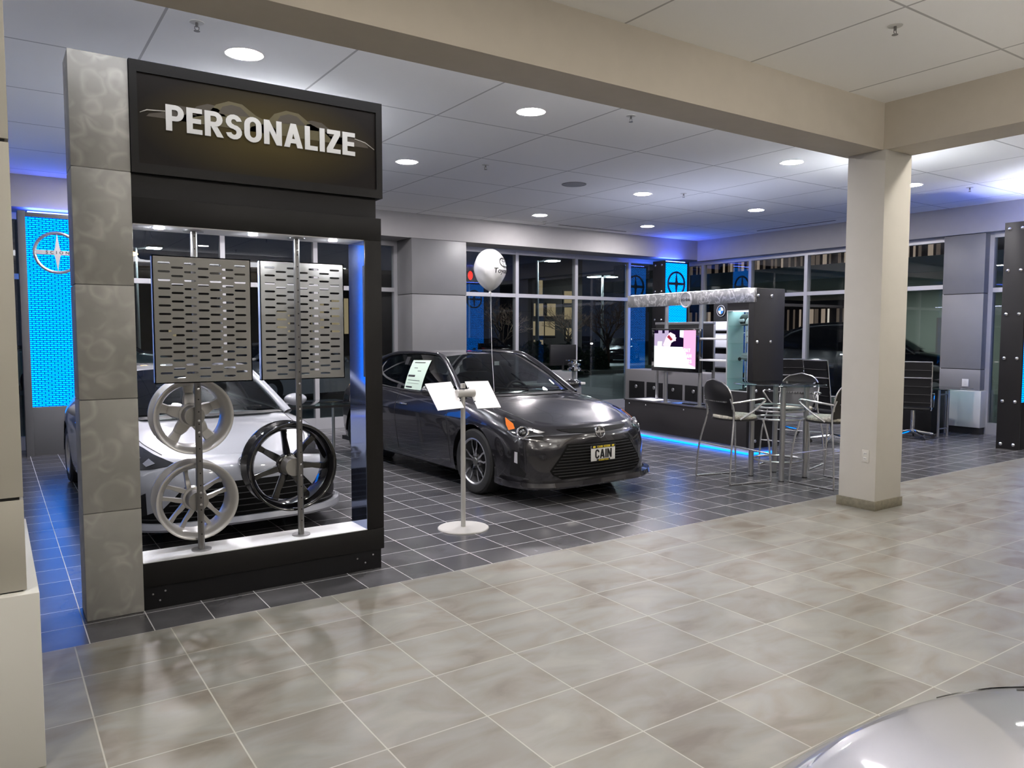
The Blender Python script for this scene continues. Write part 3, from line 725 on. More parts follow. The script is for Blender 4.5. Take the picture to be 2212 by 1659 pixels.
def rim(name, label, x, z, R, nsp, mat, kind, depth=0.20, yoff=0.03, rot=0.0, loc=None):
    """alloy wheel with its open barrel towards -y; spokes at the far side"""
    t = thing(name, label, 'wheel', loc or (x, PY + yoff, z), 0, 'alloy wheels on the display')
    Mx = frame((0, 0, 0), (1, 0, 0), (0, 0, 1)) @ Matrix.Diagonal((1, 1, -1, 1))
    Mx = Matrix(((1, 0, 0, 0), (0, 0, 1, 0), (0, 1, 0, 0), (0, 0, 0, 1)))
    Ri = R - 0.042
    prof = [(R, 0.0), (R + 0.001, 0.010), (R - 0.010, 0.018), (R - 0.020, 0.030), (R - 0.028, 0.06), (R - 0.030, depth - 0.04), (R - 0.012, depth - 0.02), (R, depth - 0.012), (R, depth),
            (R - 0.012, depth), (Ri - 0.004, depth - 0.03), (Ri - 0.002, 0.06), (Ri + 0.008, 0.035), (Ri + 0.020, 0.018), (R - 0.014, 0.004), (R - 0.006, 0.0)]
    MB().lathe(prof, 72, Mx, closed=True).build('barrel', mat, t)
    y0 = depth * 0.52
    for k in range(nsp):
        an = rot + 2 * PI * k / nsp; ca, sa = math.cos(an), math.sin(an); sp = MB()
        def Q(r, s, y): return (r * ca - s * sa, y, r * sa + s * ca)
        subs = [0.0] if kind != 'twin' else [-0.034, 0.034]
        for sx in subs:
            w0, w1 = {'wide': (0.040, 0.030), 'twin': (0.016, 0.013), 'thin': (0.024, 0.019)}[kind]
            rows = []
            for r, ww, yy in ((0.055, w0 * 1.05, y0 + 0.02), (0.10, w0, y0 + 0.025), (Ri * 0.72, w1 * 0.95, y0 + 0.045), (Ri + 0.004, w1 * 1.25, y0 + 0.035)):
                s0 = sx * (0.75 + 0.5 * r / R)
                rows.append([Vector(Q(r, s0 - ww, yy)), Vector(Q(r, s0 - ww * 0.8, yy - 0.018)), Vector(Q(r, s0 + ww * 0.8, yy - 0.018)), Vector(Q(r, s0 + ww, yy)), Vector(Q(r, s0 + ww * 0.8, yy + 0.02)), Vector(Q(r, s0 - ww * 0.8, yy + 0.02)), Vector(Q(r, s0 - ww, yy))])
            sp.grid(rows); sp.add(rows[0][:6], [[0, 1, 2, 3, 4, 5]]); sp.add(rows[-1][:6], [[5, 4, 3, 2, 1, 0]])
        sp.build('spoke', mat, t)
    MB().lathe([(0.0, y0 - 0.012), (0.060, y0 - 0.012), (0.072, y0 - 0.004), (0.078, y0 + 0.03), (0.0, y0 + 0.03)], 36, Mx).build('hub', mat, t)
    MB().lathe([(0.0, -0.008), (0.058, -0.008), (0.060, 0.0), (0.060, y0 - 0.013), (0.0, y0 - 0.013)], 32, Mx).build('mounting_disc', HUBG, t)
    return t
rim('alloy_wheel', 'upper silver wheel with five wide spokes, on the left pole', 0.972 * U, Z(1.061), 0.232, 5, SILVER, 'wide', yoff=0.035, rot=math.radians(92))
rim('alloy_wheel', 'lower silver wheel with paired spokes, on the left pole', 0.982 * U, Z(0.555), 0.240, 5, SILVER, 'twin', yoff=0.035, rot=math.radians(92))
rim('alloy_wheel', 'gloss black seven-spoke wheel on the right pole', 1.560 * U, Z(0.703), 0.290, 7, GLOSSK, 'thin', depth=0.22, yoff=0.035, rot=math.radians(95))

# ------------------------------------------------------------------ price card stand
cs = thing('card_stand', 'grey pedestal stand with round base holding two tilted white cards', 'sign stand', (3.172, 5.385, 0))
MB().lathe([(0.0, 0.016), (0.060, 0.016), (0.205, 0.012), (0.211, 0.006), (0.211, 0.0), (0.0, 0.0)], 56).build('base', GREYP, cs)
MB().cyl((0, 0, 0.014), (0, 0, 1.15), 0.0195, n=24).build('pole', GREYP, cs)
MB().cyl((-0.060, 0, 1.118), (0.105, 0, 1.118), 0.033, n=28).build('crossbar', GREYP, cs)
MB().cyl((0, 0, 1.16), (0, 0, 1.198), 0.021, n=20).build('finial', GREYP, cs)
def card(sx, ang, corners, label):
    o = Vector(corners[0]); ex = Vector(corners[1]) - o; ez = Vector(corners[3]) - o
    nrm = ex.cross(ez).normalized(); th = 0.005
    p = [o, o + ex, o + ex + ez, o + ez]; q = [v + nrm * th for v in p]
    b = MB(); b.add(p + q, [[0, 1, 2, 3], [7, 6, 5, 4], [0, 4, 5, 1], [1, 5, 6, 2], [2, 6, 7, 3], [3, 7, 4, 0]])
    ob = b.build('card', PAPER, cs, 0); part_label(ob, label)
    s = MB()
    for fx, fz in (((0.985 if sx < 0 else 0.015), 0.25), ((0.985 if sx < 0 else 0.015), 0.75)):
        c = o + ex * fx + ez * fz + nrm * (-0.002 if nrm.y > 0 else th + 0.002)
        s.ellipsoid(c, (0.006, 0.003, 0.006), 10, 6)
    s.build('clip', INKK, ob)
    return ob, o, ex, ez
card(-1, 0, [(-0.285, -0.095, 0.998), (-0.047, -0.095, 1.008), (0, 0, 0), (-0.287, 0.115, 1.196)], 'left tilted white card')
card(1, 0, [(0.080, -0.095, 0.994), (0.308, -0.095, 0.992), (0, 0, 0), (0.086, 0.115, 1.202)], 'right tilted white card')

# ------------------------------------------------------------------ cars (x forward, origin on the floor under the front axle)
GRILLEK = pm('grille_black', (0.002, 0.002, 0.002), 0.6, spec=0.15)
def catmull(p0, p1, p2, p3, t):
    return 0.5 * ((2 * p1) + (p2 - p0) * t + (2 * p0 - 5 * p1 + 4 * p2 - p3) * t * t + (3 * p1 - p0 - 3 * p2 + p3) * t ** 3)
def spline(pts, n, mirror_ends=False):
    pts = [Vector(p) for p in pts]; out = []
    if mirror_ends:
        a = Vector((pts[1].x, -pts[1].y, pts[1].z)); b = Vector((pts[-2].x, -pts[-2].y, pts[-2].z))
    else: a = pts[0] * 2 - pts[1]; b = pts[-1] * 2 - pts[-2]
    q = [a] + pts + [b]
    for i in range(len(pts) - 1):
        for k in range(n): out.append(catmull(q[i], q[i + 1], q[i + 2], q[i + 3], k / n))
    out.append(pts[-1].copy()); return out

COUPE = dict(
 L0=[(.90,0,.175),(.885,.35,.175),(.83,.62,.175),(.66,.80,.18),(.42,.86,.19),(0,.865,.20),(-.42,.865,.20),(-.9,.865,.20),(-1.5,.865,.20),(-2.15,.865,.20),(-2.70,.865,.22),(-3.12,.84,.24),(-3.36,.74,.26),(-3.46,.45,.27),(-3.48,0,.27)],
 L1=[(.925,0,.32),(.905,.35,.32),(.84,.62,.33),(.66,.80,.33),(.42,.875,.34),(0,.888,.36),(-.42,.886,.36),(-.9,.878,.36),(-1.5,.878,.36),(-2.15,.885,.36),(-2.7,.892,.38),(-3.12,.86,.40),(-3.40,.76,.42),(-3.52,.46,.43),(-3.55,0,.43)],
 L2=[(.93,0,.50),(.905,.36,.50),(.82,.64,.50),(.64,.81,.51),(.40,.885,.53),(0,.900,.56),(-.42,.895,.56),(-.9,.884,.56),(-1.5,.884,.56),(-2.15,.893,.57),(-2.7,.902,.59),(-3.1,.87,.61),(-3.38,.78,.62),(-3.52,.47,.62),(-3.55,0,.62)],
 L3=[(.905,0,.635),(.87,.36,.635),(.765,.64,.65),(.58,.80,.67),(.36,.87,.71),(0,.892,.74),(-.42,.888,.75),(-.9,.88,.755),(-1.5,.88,.76),(-2.15,.888,.77),(-2.7,.89,.79),(-3.05,.86,.82),(-3.32,.77,.84),(-3.45,.47,.85),(-3.48,0,.85)],
 L4=[(.83,0,.715),(.79,.36,.715),(.65,.63,.735),(.43,.755,.785),(.21,.80,.835),(-.10,.82,.88),(-.45,.82,.91),(-.9,.815,.925),(-1.5,.81,.945),(-2.15,.81,.965),(-2.7,.795,.985),(-3.0,.76,1.0),(-3.2,.69,1.01),(-3.3,.45,1.02),(-3.33,0,1.02)],
 L5=[(.80,0,.735),(.75,.31,.738),(.60,.53,.765),(.38,.63,.82),(.15,.66,.87),(-.15,.68,.915),(-.36,.69,.945),(-.9,.72,.945),(-1.5,.72,.955),(-2.15,.72,.97),(-2.7,.69,.99),(-2.98,.64,1.02),(-3.12,.56,1.035),(-3.19,.37,1.045),(-3.21,0,1.045)])
CROWN = [0, .004, .014, .026, .036, .046, .052, 0, 0, 0, 0, .03, .03, .02, 0]
def scaled(L, fx, fz, hood=0.0):
    o = {}
    for k, pts in L.items():
        q = []
        for x, y, z in pts:
            z2 = z * fz
            if x > -.6 and z > .6: z2 -= hood * min(1, (z - .6) / .15)
            q.append((x * fx, y, z2))
        o[k] = q
    return o

def clean_arch(mb_v, faces, cx, R, yside):
    """drop faces inside the wheel circle and snap the rest of the rim onto it"""
    inside = set()
    for i, v in enumerate(mb_v):
        if v.y * yside > 0.45 and (v.x - cx[0]) ** 2 + (v.z - cx[1]) ** 2 < R * R: inside.add(i)
    keep = [f for f in faces if not all(i in inside for i in f)]
    used = set(i for f in keep for i in f)
    for i in used & inside:
        v = mb_v[i]; d = Vector((v.x - cx[0], 0, v.z - cx[1]))
        if d.length > 1e-4:
            d = d.normalized() * R; v.x = cx[0] + d.x; v.z = cx[1] + d.z
    return keep

def make_car(label, pose, paint, P, detail=True, cat='car'):
    """P: lines, wheelbase, wheel radius, roof points, style"""
    car = thing('car', label, cat, (pose[0], pose[1], 0), pose[2])
    L = P['lines']; NX, NV = 8, 4
    names = ['L0', 'L1', 'L2', 'L3', 'L4', 'L5']
    S_ = [spline(L[k], NX, True) for k in names]; m = len(S_[0])
    rows = []
    for i in range(m):
        col = [s[i] for s in S_]; q = [col[0] * 2 - col[1]] + col + [col[-1] * 2 - col[-2]]; out = []
        for j in range(len(col) - 1):
            for k in range(NV):
                t = k / NV
                c = catmull(q[j], q[j + 1], q[j + 2], q[j + 3], t)
                l = col[j].lerp(col[j + 1], t); out.append(c.lerp(l, 0.35))
        out.append(col[-1]); rows.append(out)
    nv = len(rows[0]); V = []; F = []
    for s in (1, -1):
        b = len(V)
        for r in rows: V += [Vector((p.x, p.y * s, p.z)) for p in r]
        for i in range(m - 1):
            for k in range(nv - 1):
                f = [b + i * nv + k, b + i * nv + k + 1, b + (i + 1) * nv + k + 1, b + (i + 1) * nv + k]
                F.append(f if s > 0 else f[::-1])
    wb = P['wb']; RW = P['rw']; RA = RW + 0.045
    for s in (1, -1):
        for cx in (0.0, -wb): F = clean_arch(V, F, (cx, RW), RA, s)
    body = MB(); body.add(V, F)
    # hood and deck
    cr = []
    for i in range(len(CROWN) - 1):
        for k in range(NX): cr.append(CROWN[i] + (CROWN[i + 1] - CROWN[i]) * k / NX)
    cr.append(0.0); hood = MB(); NC = 14; TB = P.get('hood_bulge', 0.0)
    def strips(i0, i1):
        rr = []
        for i in range(i0, i1 + 1):
            e = S_[5][i]; rr.append([Vector((e.x + 0.03 * (1 - (2 * t / NC - 1) ** 2) * (1 if e.x > 0 else -1) * (0 if abs(e.y) < .02 else 1) * min(1, e.y * 2), e.y * (1 - 2 * t / NC), e.z + P.get('crown', 1.0) * cr[i] * (1 - (2 * t / NC - 1) ** 2))) for t in range(NC + 1)])
        return rr
    body.grid(strips(0, 6 * NX)); body.grid(strips(11 * NX, m - 1))
    bo = body.build('body', paint, car, 40)
    bvh = BVHTree.FromPolygons([v for v in body.v], body.f)
    # underside, inner wells
    un = MB(); un.box((-wb - 0.70, -0.80, 0.17), (0.62, 0.80, 0.22))
    for s in (1, -1):
        for cx in (0, -wb):
            a = []
            for k in range(25):
                an = PI * k / 24; x = cx + (RA + .004) * math.cos(an); z = RW + (RA + .004) * math.sin(an); a.append([Vector((x, s * 0.50, z)), Vector((x, s * 0.885, z))])
            un.grid(a); un.cyl((cx, s * 0.49, RW), (cx, s * 0.50, RW), RA, n=28)
    un.box((-wb + RA - 0.02, -0.70, 0.20), (-RA + 0.02, 0.70, 0.30))
    un.box((-RA, -0.50, 0.2), (RA, 0.50, 0.62)); un.box((RA - 0.02, -0.62, 0.2), (0.66, 0.62, 0.55)); un.box((-wb - 0.66, -0.62, 0.22), (-wb + RA, 0.62, 0.78))
    un.build('underbody', SATINK, car)
    # ---- greenhouse
    G = P['roof']; n = 14
    wl = spline(G['ws_low'], n // 2); wt = spline(G['ws_top'], n // 2); rt = spline(G['rw_top'], n // 2); rl = spline(G['rw_low'], n // 2)
    def both(h): return [Vector((p.x, -p.y, p.z)) for p in h[:0:-1]] + h
    WL, WT, RT, RL = both(wl), both(wt), both(rt), both(rl)
    def loft(A, B, k, bulge=0.0, axis=Vector((0, 0, 1))):
        rr = []
        for i in range(k + 1):
            t = i / k; rr.append([a.lerp(b, t) + axis * (bulge * 4 * t * (1 - t)) for a, b in zip(A, B)])
        return rr
    MB().grid(loft(WL, WT, 8, 0.022, Vector((.5, 0, .8)))).build('windscreen', CARGW, car, 60)
    MB().grid(loft(RT, RL, 8, 0.02, Vector((-.5, 0, .8)))).build('rear_window', CARG, car, 60)
    rf = loft(WT, RT, 12, G.get('bulge', 0.035))
    MB().grid(rf).build('roof', P.get('roof_mat', paint), car, 60)
    # cant rail: A pillar, roof edge, C pillar as one swept bar
    for s in (1, -1):
        rail = spline([(p[0], p[1] * s, p[2]) for p in G['rail']], 8)
        rr = []
        for i, p in enumerate(rail):
            d = (rail[min(i + 1, len(rail) - 1)] - rail[max(i - 1, 0)]).normalized()
            side = Vector((0, s, 0.35)); side = (side - d * side.dot(d)).normalized(); up = d.cross(side)
            if up.z < 0: up = -up
            wd, hd = 0.043, 0.026; ring = []
            for k in range(12):
                an = 2 * PI * k / 12; ring.append(p + side * wd * math.cos(an) + up * hd * math.sin(an))
            ring.append(ring[0]); rr.append(ring)
        MB().grid(rr).build('roof_pillar', paint, car, 60)
        # side glass
        gb = spline([(p[0], p[1] * s, p[2]) for p in G['belt']], 6); gt = spline([(p[0], p[1] * s, p[2]) for p in G['head']], 6)
        MB().grid(loft(gb, gt, 6, 0.02 * s, Vector((0, 1, 0.2)))).build('side_window', CARG, car, 60)
        x0, x1 = G['bpost']; bp = MB()
        bp.prism([(x0 - 0.055, G['belt'][1][2] - .02), (x0 + 0.04, G['belt'][1][2] - .02), (x1 + 0.03, G['head'][1][2]), (x1 - 0.05, G['head'][1][2])], 0, 0.02, 'y')
        for v in bp.v:
            t = (v.z - G['belt'][1][2]) / (G['head'][1][2] - G['belt'][1][2]); yy = G['belt'][1][1] * (1 - t) + G['head'][1][1] * t + 0.02 * 4 * t * (1 - t) * 1.0
            v.y = s * (yy + v.y - 0.008 + 0.006)
        bp.build('door_pillar', SATINK, car, 0)
        bl = MB().tube([p + Vector((0, s * 0.004, 0.0)) for p in gb], 0.011, 8); bl.build('belt_moulding', SATINK, car)
    # cabin
    cb = MB(); zb = G['belt'][0][2]
    cb.box((-wb + 0.35, -0.68, 0.28), (-0.45, 0.68, 0.34)); cb.box((-0.80, -0.66, zb - 0.30), (-0.40, 0.66, zb - 0.03), 0.05)
    cb.box((-wb - 0.45, -0.62, 0.60), (-wb + 0.25, 0.62, zb - 0.02), 0.03)
    cb.build('dashboard', SATINK, car)
    MB().tube([(-0.92 - 0.06 * math.sin(2 * PI * k / 28), 0.36 + 0.18 * math.cos(2 * PI * k / 28), zb - 0.06 + 0.17 * math.sin(2 * PI * k / 28)) for k in range(28)], 0.015, 8, closed=True).cyl((-0.92, 0.36, zb - .06), (-0.75, 0.36, zb - .10), 0.05, 0.05).build('steering_wheel', SATINK, car)
    for y in (0.36, -0.36):
        q = MB(); q.box((-1.75, y - 0.25, 0.42), (-1.20, y + 0.25, 0.60), 0.05); q.box((-0.10, -0.24, 0), (0.08, 0.24, 0.62), 0.06, Matrix.Translation((-1.72, y, 0.52)) @ Matrix.Rotation(-0.28, 4, 'Y')); q.box((-0.06, -0.13, 0.64), (0.06, 0.13, 0.80), 0.04, Matrix.Translation((-1.72, y, 0.52)) @ Matrix.Rotation(-0.28, 4, 'Y'))
        q.build('seat', LEATHER, car)
    # ---- wheels
    for cx in (0, -wb):
        for s in (1, -1):
            Y = s * (P.get('track', 0.765)); car_wheel(car, cx, Y, s, RW, P['rim'], P['rim_style'], P.get('rim_mat', CHROME))
    # ---- mirrors
    for s in (1, -1):
        mx, my, mz = P['mirror']; q = MB()
        q.ellipsoid((mx, s * my, mz), (0.085, 0.115, 0.062), 22, 14)
        for v in q.v:
            if v.x < mx - 0.035: v.x = mx - 0.035 - (mx - 0.035 - v.x) * 0.15
        o = q.build('mirror', paint, car, 60)
        MB().tube([(mx + 0.02, s * (my - 0.20), mz - 0.075), (mx + 0.02, s * (my - 0.13), mz - 0.055), (mx + 0.01, s * (my - 0.06), mz - 0.03)], [0.03, 0.026, 0.02], 10, flat=0.6).build('mirror_arm', paint, o)
    car_patches(car, bvh, P, paint)
    # wipers
    q = MB()
    for y0, y1 in ((0.50, -0.08), (-0.02, -0.56)):
        a = Vector((wl[0].x - 0.02 - abs(y0) * 0.25, y0, wl[0].z + 0.012)); b = Vector((wl[0].x - 0.10 - abs(y1) * 0.25, y1, wl[0].z + 0.045)); q.tube([a, a.lerp(b, .5) + Vector((0, 0, 0.006)), b], [0.012, 0.009, 0.005], 6)
    q.build('wiper', SATINK, car)
    cow = MB(); cow.grid([[p + Vector((0.015, 0, -0.014)) for p in WL], [p + Vector((0.10 if abs(p.y) < .55 else 0.07, 0, -0.030)) for p in WL]]); cow.build('cowl', SATINK, car)
    return car, bvh

def car_wheel(car, cx, Y, s, R, rr, style, rmat):
    w = thing('wheel', None, None); w.parent = car; w.location = (cx, Y, R)
    if 'label' in w: del w['label']
    A = Matrix(((1, 0, 0, 0), (0, 0, s, 0), (0, 1, 0, 0), (0, 0, 0, 1)))      # lathe height -> outward
    t = 0.112
    prof = [(rr - 0.012, -t), (R - 0.02, -t), (R - 0.004, -t * .82), (R, -t * .5), (R, t * .5), (R - 0.004, t * .82), (R - 0.022, t), (rr + 0.03, t * 1.04), (rr + 0.004, t * 0.98), (rr - 0.012, t * .85)]
    MB().lathe(prof, 64, A, closed=True).build('tyre', RUBBER, w)
    MB().lathe([(rr + 0.004, t * 0.97), (rr - 0.006, t * 1.0), (rr - 0.018, t * 0.90), (rr - 0.026, t * 0.4), (rr - 0.028, -t * 0.9), (rr - 0.012, -t), (rr + 0.0, -t * .9), (rr + 0.001, t * .8)], 64, A, closed=True).build('rim', rmat if style != 'tc' else STEEL, w)
    ds = MB().lathe([(0, -0.02), (rr * 0.68, -0.02), (rr * 0.68, 0.0), (0.0, 0.0)], 40, A); ds.lathe([(0, -t * .9), (rr - 0.02, -t * .9), (rr - 0.02, -t * .8), (0, -t * .8)], 40, A)
    ds.build('brake_disc', SATINK, w)
    sp = MB(); dk = MB()
    def Q(r, a, h): return Vector((r * math.cos(a), s * h, r * math.sin(a)))
    n = 5
    for k in range(n):
        a0 = PI / 2 + 2 * PI * k / n
        for d in (-1, 1):
            # paired spokes that lean apart, then run to the rim
            pts = [(0.045, a0 + d * 0.25, 0.082), (rr * 0.46, a0 + d * 0.20, 0.090), (rr * 0.70, a0 + d * 0.27, 0.092), (rr - 0.010, a0 + d * 0.20, 0.096)]
            if style == 'frs': pts = [(0.04, a0 + d * 0.16, 0.08), (rr * .5, a0 + d * .13, .088), (rr * .75, a0 + d * .15, .090), (rr - .01, a0 + d * .17, .092)]
            rowa = []
            for r, a, h in pts:
                wd = 0.0095 if style == 'tc' else 0.017; da = wd / r
                rowa.append([Q(r, a - da, h - 0.02), Q(r, a - da, h), Q(r, a + da, h), Q(r, a + da, h - 0.02), Q(r, a - da, h - .02)])
            sp.grid(rowa); sp.add(rowa[-1][:4], [[0, 1, 2, 3]])
    sp.build('spokes', rmat, w)
    MB().lathe([(0.0, 0.090), (0.03, 0.090), (0.036, 0.084), (0.070, 0.080), (0.076, 0.06), (0.0, 0.05)], 32, A).build('hub', rmat if style != 'tc' else DSTEEL, w)
    lg = MB()
    for k in range(5):
        a = PI / 2 + 2 * PI * (k + .5) / 5; p = Q(0.056, a, 0.082); lg.cyl(p, p + Vector((0, s * 0.006, 0)), 0.010, n=10)
    lg.build('wheel_nuts', SATINK, w)
    return w

def project_patch(bvh, outline, O, es, ez, dr, off, spacing, thick=0.010, grow=None):
    """cover a 2D outline (s along es, z along ez) with a skin lying OFF above the body seen along -dr"""
    n = len(outline); pts = [Vector(p) for p in outline]
    dense = []
    for i in range(n):
        a, b = pts[i], pts[(i + 1) % n]; k = max(1, int((b - a).length / spacing))
        dense += [a.lerp(b, t / k) for t in range(k)]
    xs = [p.x for p in pts]; ys = [p.y for p in pts]; inner = []
    def ins(p):
        c = False; j = len(dense) - 1
        for i in range(len(dense)):
            a, b = dense[i], dense[j]
            if (a.y > p.y) != (b.y > p.y) and p.x < (b.x - a.x) * (p.y - a.y) / (b.y - a.y) + a.x: c = not c
            j = i
        return c
    y = min(ys) + spacing / 2
    while y < max(ys):
        x = min(xs) + spacing / 2
        while x < max(xs):
            p = Vector((x, y))
            if ins(p) and min((p - d).length for d in dense) > spacing * 0.45: inner.append(p)
            x += spacing
        y += spacing
    allp = dense + inner; m = len(dense)
    r = delaunay_2d_cdt(allp, [(i, (i + 1) % m) for i in range(m)], [list(range(m))], 1, 1e-6)
    vs2, fs = r[0], r[2]; V = []; ok = []
    for p in vs2:
        st = O + es * p.x + ez * p.y + dr * 3.0
        hit, nor, idx, dist = bvh.ray_cast(st, -dr)
        if hit is None: V.append(None)
        else:
            if nor.dot(dr) < 0: nor = -nor
            V.append((hit, nor))
    good = [v for v in V if v]
    if not good: return MB()
    for i, v in enumerate(V):
        if v is None:
            c = min((j for j in range(len(V)) if V[j]), key=lambda j: (vs2[j] - vs2[i]).length); V[i] = V[c]
    mb = MB(); top = [h + nn * off for h, nn in V]; bot = [h + nn * (off - thick) for h, nn in V]; k = len(top)
    ff = [list(f) for f in fs]; mb.add(top + bot, ff)
    cnt = {}
    for f in ff:
        for a, b in zip(f, f[1:] + f[:1]): cnt[(a, b)] = 1
    for (a, b) in list(cnt):
        if (b, a) not in cnt: mb.f.append([a, b, b + k, a + k][::-1]); mb.mi.append(0)
    return mb

def along(bvh, pts3, dr, r, off=0.0005, n=6, sub=8):
    """thin line lying on the body through 3D guide points seen along -dr"""
    q = []
    for p in spline(pts3, sub):
        hit = bvh.ray_cast(p + dr * 3, -dr)[0]
        if hit is not None: q.append(hit + dr * off)
    return MB().tube(q, r, n) if len(q) > 1 else MB()

def car_patches(car, bvh, P, paint):
    X = Vector((1, 0, 0)); Yv = Vector((0, 1, 0)); Zv = Vector((0, 0, 1)); O = Vector((0, 0, 0))
    def front(o, off=0.004, sp=0.035, th=0.012): return project_patch(bvh, o, O, Yv, Zv, X, off, sp, th)
    def sym(h): return h + [(-y, z) for y, z in h[::-1]]
    for nm, half, mt, off in P['front']:
        o = front(sym(half), off).build(nm, mt, car, 30)
        if nm == 'lower_grille':
            b = MB(); zs = sorted(z for _, z in half); z = zs[0] + 0.03
            while z < zs[-1] - 0.012:
                ys = [];
                hh = half + [(0, half[-1][1])]
                for (ya, za), (yb, zb) in zip(half[:-1], half[1:]):
                    if (za - z) * (zb - z) <= 0 and za != zb: ys.append(ya + (yb - ya) * (z - za) / (zb - za))
                if ys:
                    w = max(ys) - 0.02
                    b2 = along(bvh, [(0.9, -w + 2 * w * k / 8, z) for k in range(9)], X, 0.005, off + 0.003, 6, 3); b.add(b2.v, b2.f)
                z += P.get('slat', 0.035)
            if b.v: b.build('grille_slats', SATINK, o)
    dl = Vector((1, P['hl_dir'], 0)).normalized()
    for s in (1, -1):
        d = Vector((dl.x, dl.y * s, 0)); es = Vector((-dl.y, dl.x * s, 0))
        hl = project_patch(bvh, P['headlight'], O, es, Zv, d, 0.004, 0.03, 0.015).build('headlight', GLOSSK, car, 30)
        if P['lamp']:
            (ls, lz), lr = P['lamp']
            def onb(sx, z, off): 
                h, nn, _, _ = bvh.ray_cast(O + es * sx + Zv * z + d * 3, -d); return h + (nn if nn.dot(d) > 0 else -nn) * off, d
            c, nn = onb(ls, lz, 0.006)
            h_, n_, _, _ = bvh.ray_cast(O + es * ls + Zv * lz + d * 3, -d); n_ = n_ if n_.dot(d) > 0 else -n_
            nd = (d * 0.35 + n_ * 0.65).normalized(); e1 = Zv.cross(nd).normalized(); e2 = nd.cross(e1)
            F = Matrix(((e1.x, e2.x, nd.x, c.x), (e1.y, e2.y, nd.y, c.y), (e1.z, e2.z, nd.z, c.z), (0, 0, 0, 1)))
            MB().lathe([(lr, -0.02), (lr, 0.004), (lr * 0.86, 0.010), (lr * 0.70, 0.004), (lr * .66, -0.02)], 32, F, closed=True).build('lamp_ring', CHROME, hl)
            MB().lathe([(lr * .66, -0.01), (lr * .6, 0.0), (lr * .4, 0.010), (0.0, 0.014)], 28, F).build('lamp_lens', GLOSSK, hl)
        for nm, ol, mt in P['hl_bits']:
            project_patch(bvh, ol, O, es, Zv, d, 0.007, 0.02, 0.004).build(nm, mt, hl, 30)
        for nm, ol, mt, off in P['corner']:
            project_patch(bvh, ol, O, es, Zv, d, off, 0.03, 0.012).build(nm, mt, car, 30)
        # door shut lines, handle, sill
        sd = Vector((0, s, 0)); q = MB()
        for line in P['seams']:
            l = along(bvh, [(x, s * 0.8, z) for x, z in line], sd, 0.0035, 0.0); q.add(l.v, l.f)
        hs = P['hood_seam']; l = along(bvh, [(x, y * s, 1.0) for x, y in hs], Vector((0, 0, 1)), 0.004, 0.0); q.add(l.v, l.f)
        q.build('shut_line', INKK, car)
        hx, hz = P['handle']; h = bvh.ray_cast(Vector((hx, s * 3, hz)), Vector((0, -s, 0)))[0]
        if h: MB().tube([h + Vector((0.10, s * 0.004, 0)), h + Vector((0.06, s * 0.03, 0.004)), h + Vector((-0.06, s * 0.03, 0.006)), h + Vector((-0.10, s * 0.004, 0.004))], [0.012, 0.016, 0.016, 0.012], 10, flat=0.7).build('door_handle', paint if P['rim_style'] == 'frs' else CHROME, car)
    if P.get('lip'):
        mat_l = P['lip_mat']; half = spline([Vector(p) for p in P['lip']], 6); full = [Vector((p.x, -p.y, p.z)) for p in half[:0:-1]] + half; q = MB(); rr = []
        for p in full: lh = P.get('lip_h', .035); rr.append([p + Vector((-.08, 0, lh)), p + Vector((0, 0, lh)), p + Vector((.012, 0, .018)), p, p + Vector((-.08, 0, -.002)), p + Vector((-.08, 0, lh))])
        q.grid(rr); q.add(rr[0][:5], [[0, 1, 2, 3, 4]]); q.add(rr[-1][:5], [[4, 3, 2, 1, 0]]); q.build('front_lip', mat_l, car, 30)
    # emblem on the nose
    ex, ez, er, tilt = P['emblem']; h, nn, _, _ = bvh.ray_cast(Vector((3, 0, ez)), Vector((-1, 0, 0)))
    nrm = Vector((math.cos(tilt), 0, math.sin(tilt))); F = frame(h + nrm * 0.005, (0, 1, 0), nrm.cross(Vector((0, 1, 0))))
    e = emblem_mb(er, 0.014, F); e.lathe([(0, -0.02), (er, -0.02), (er, 0.0), (0, 0.0)], 32, F); e.build('emblem', CHROME, car, 30)
    k = MB(); 
    for sx in (1, -1):
        for sy in (1, -1): k.prism([(sx * er * x, sy * er * y) for x, y in ((.24, .18), (.80, .18), (.62, .56), (.18, .80), (.13, .40))], 0.0005, 0.003, 'z', F)
    k.build('emblem_field', INKK, car, 0)

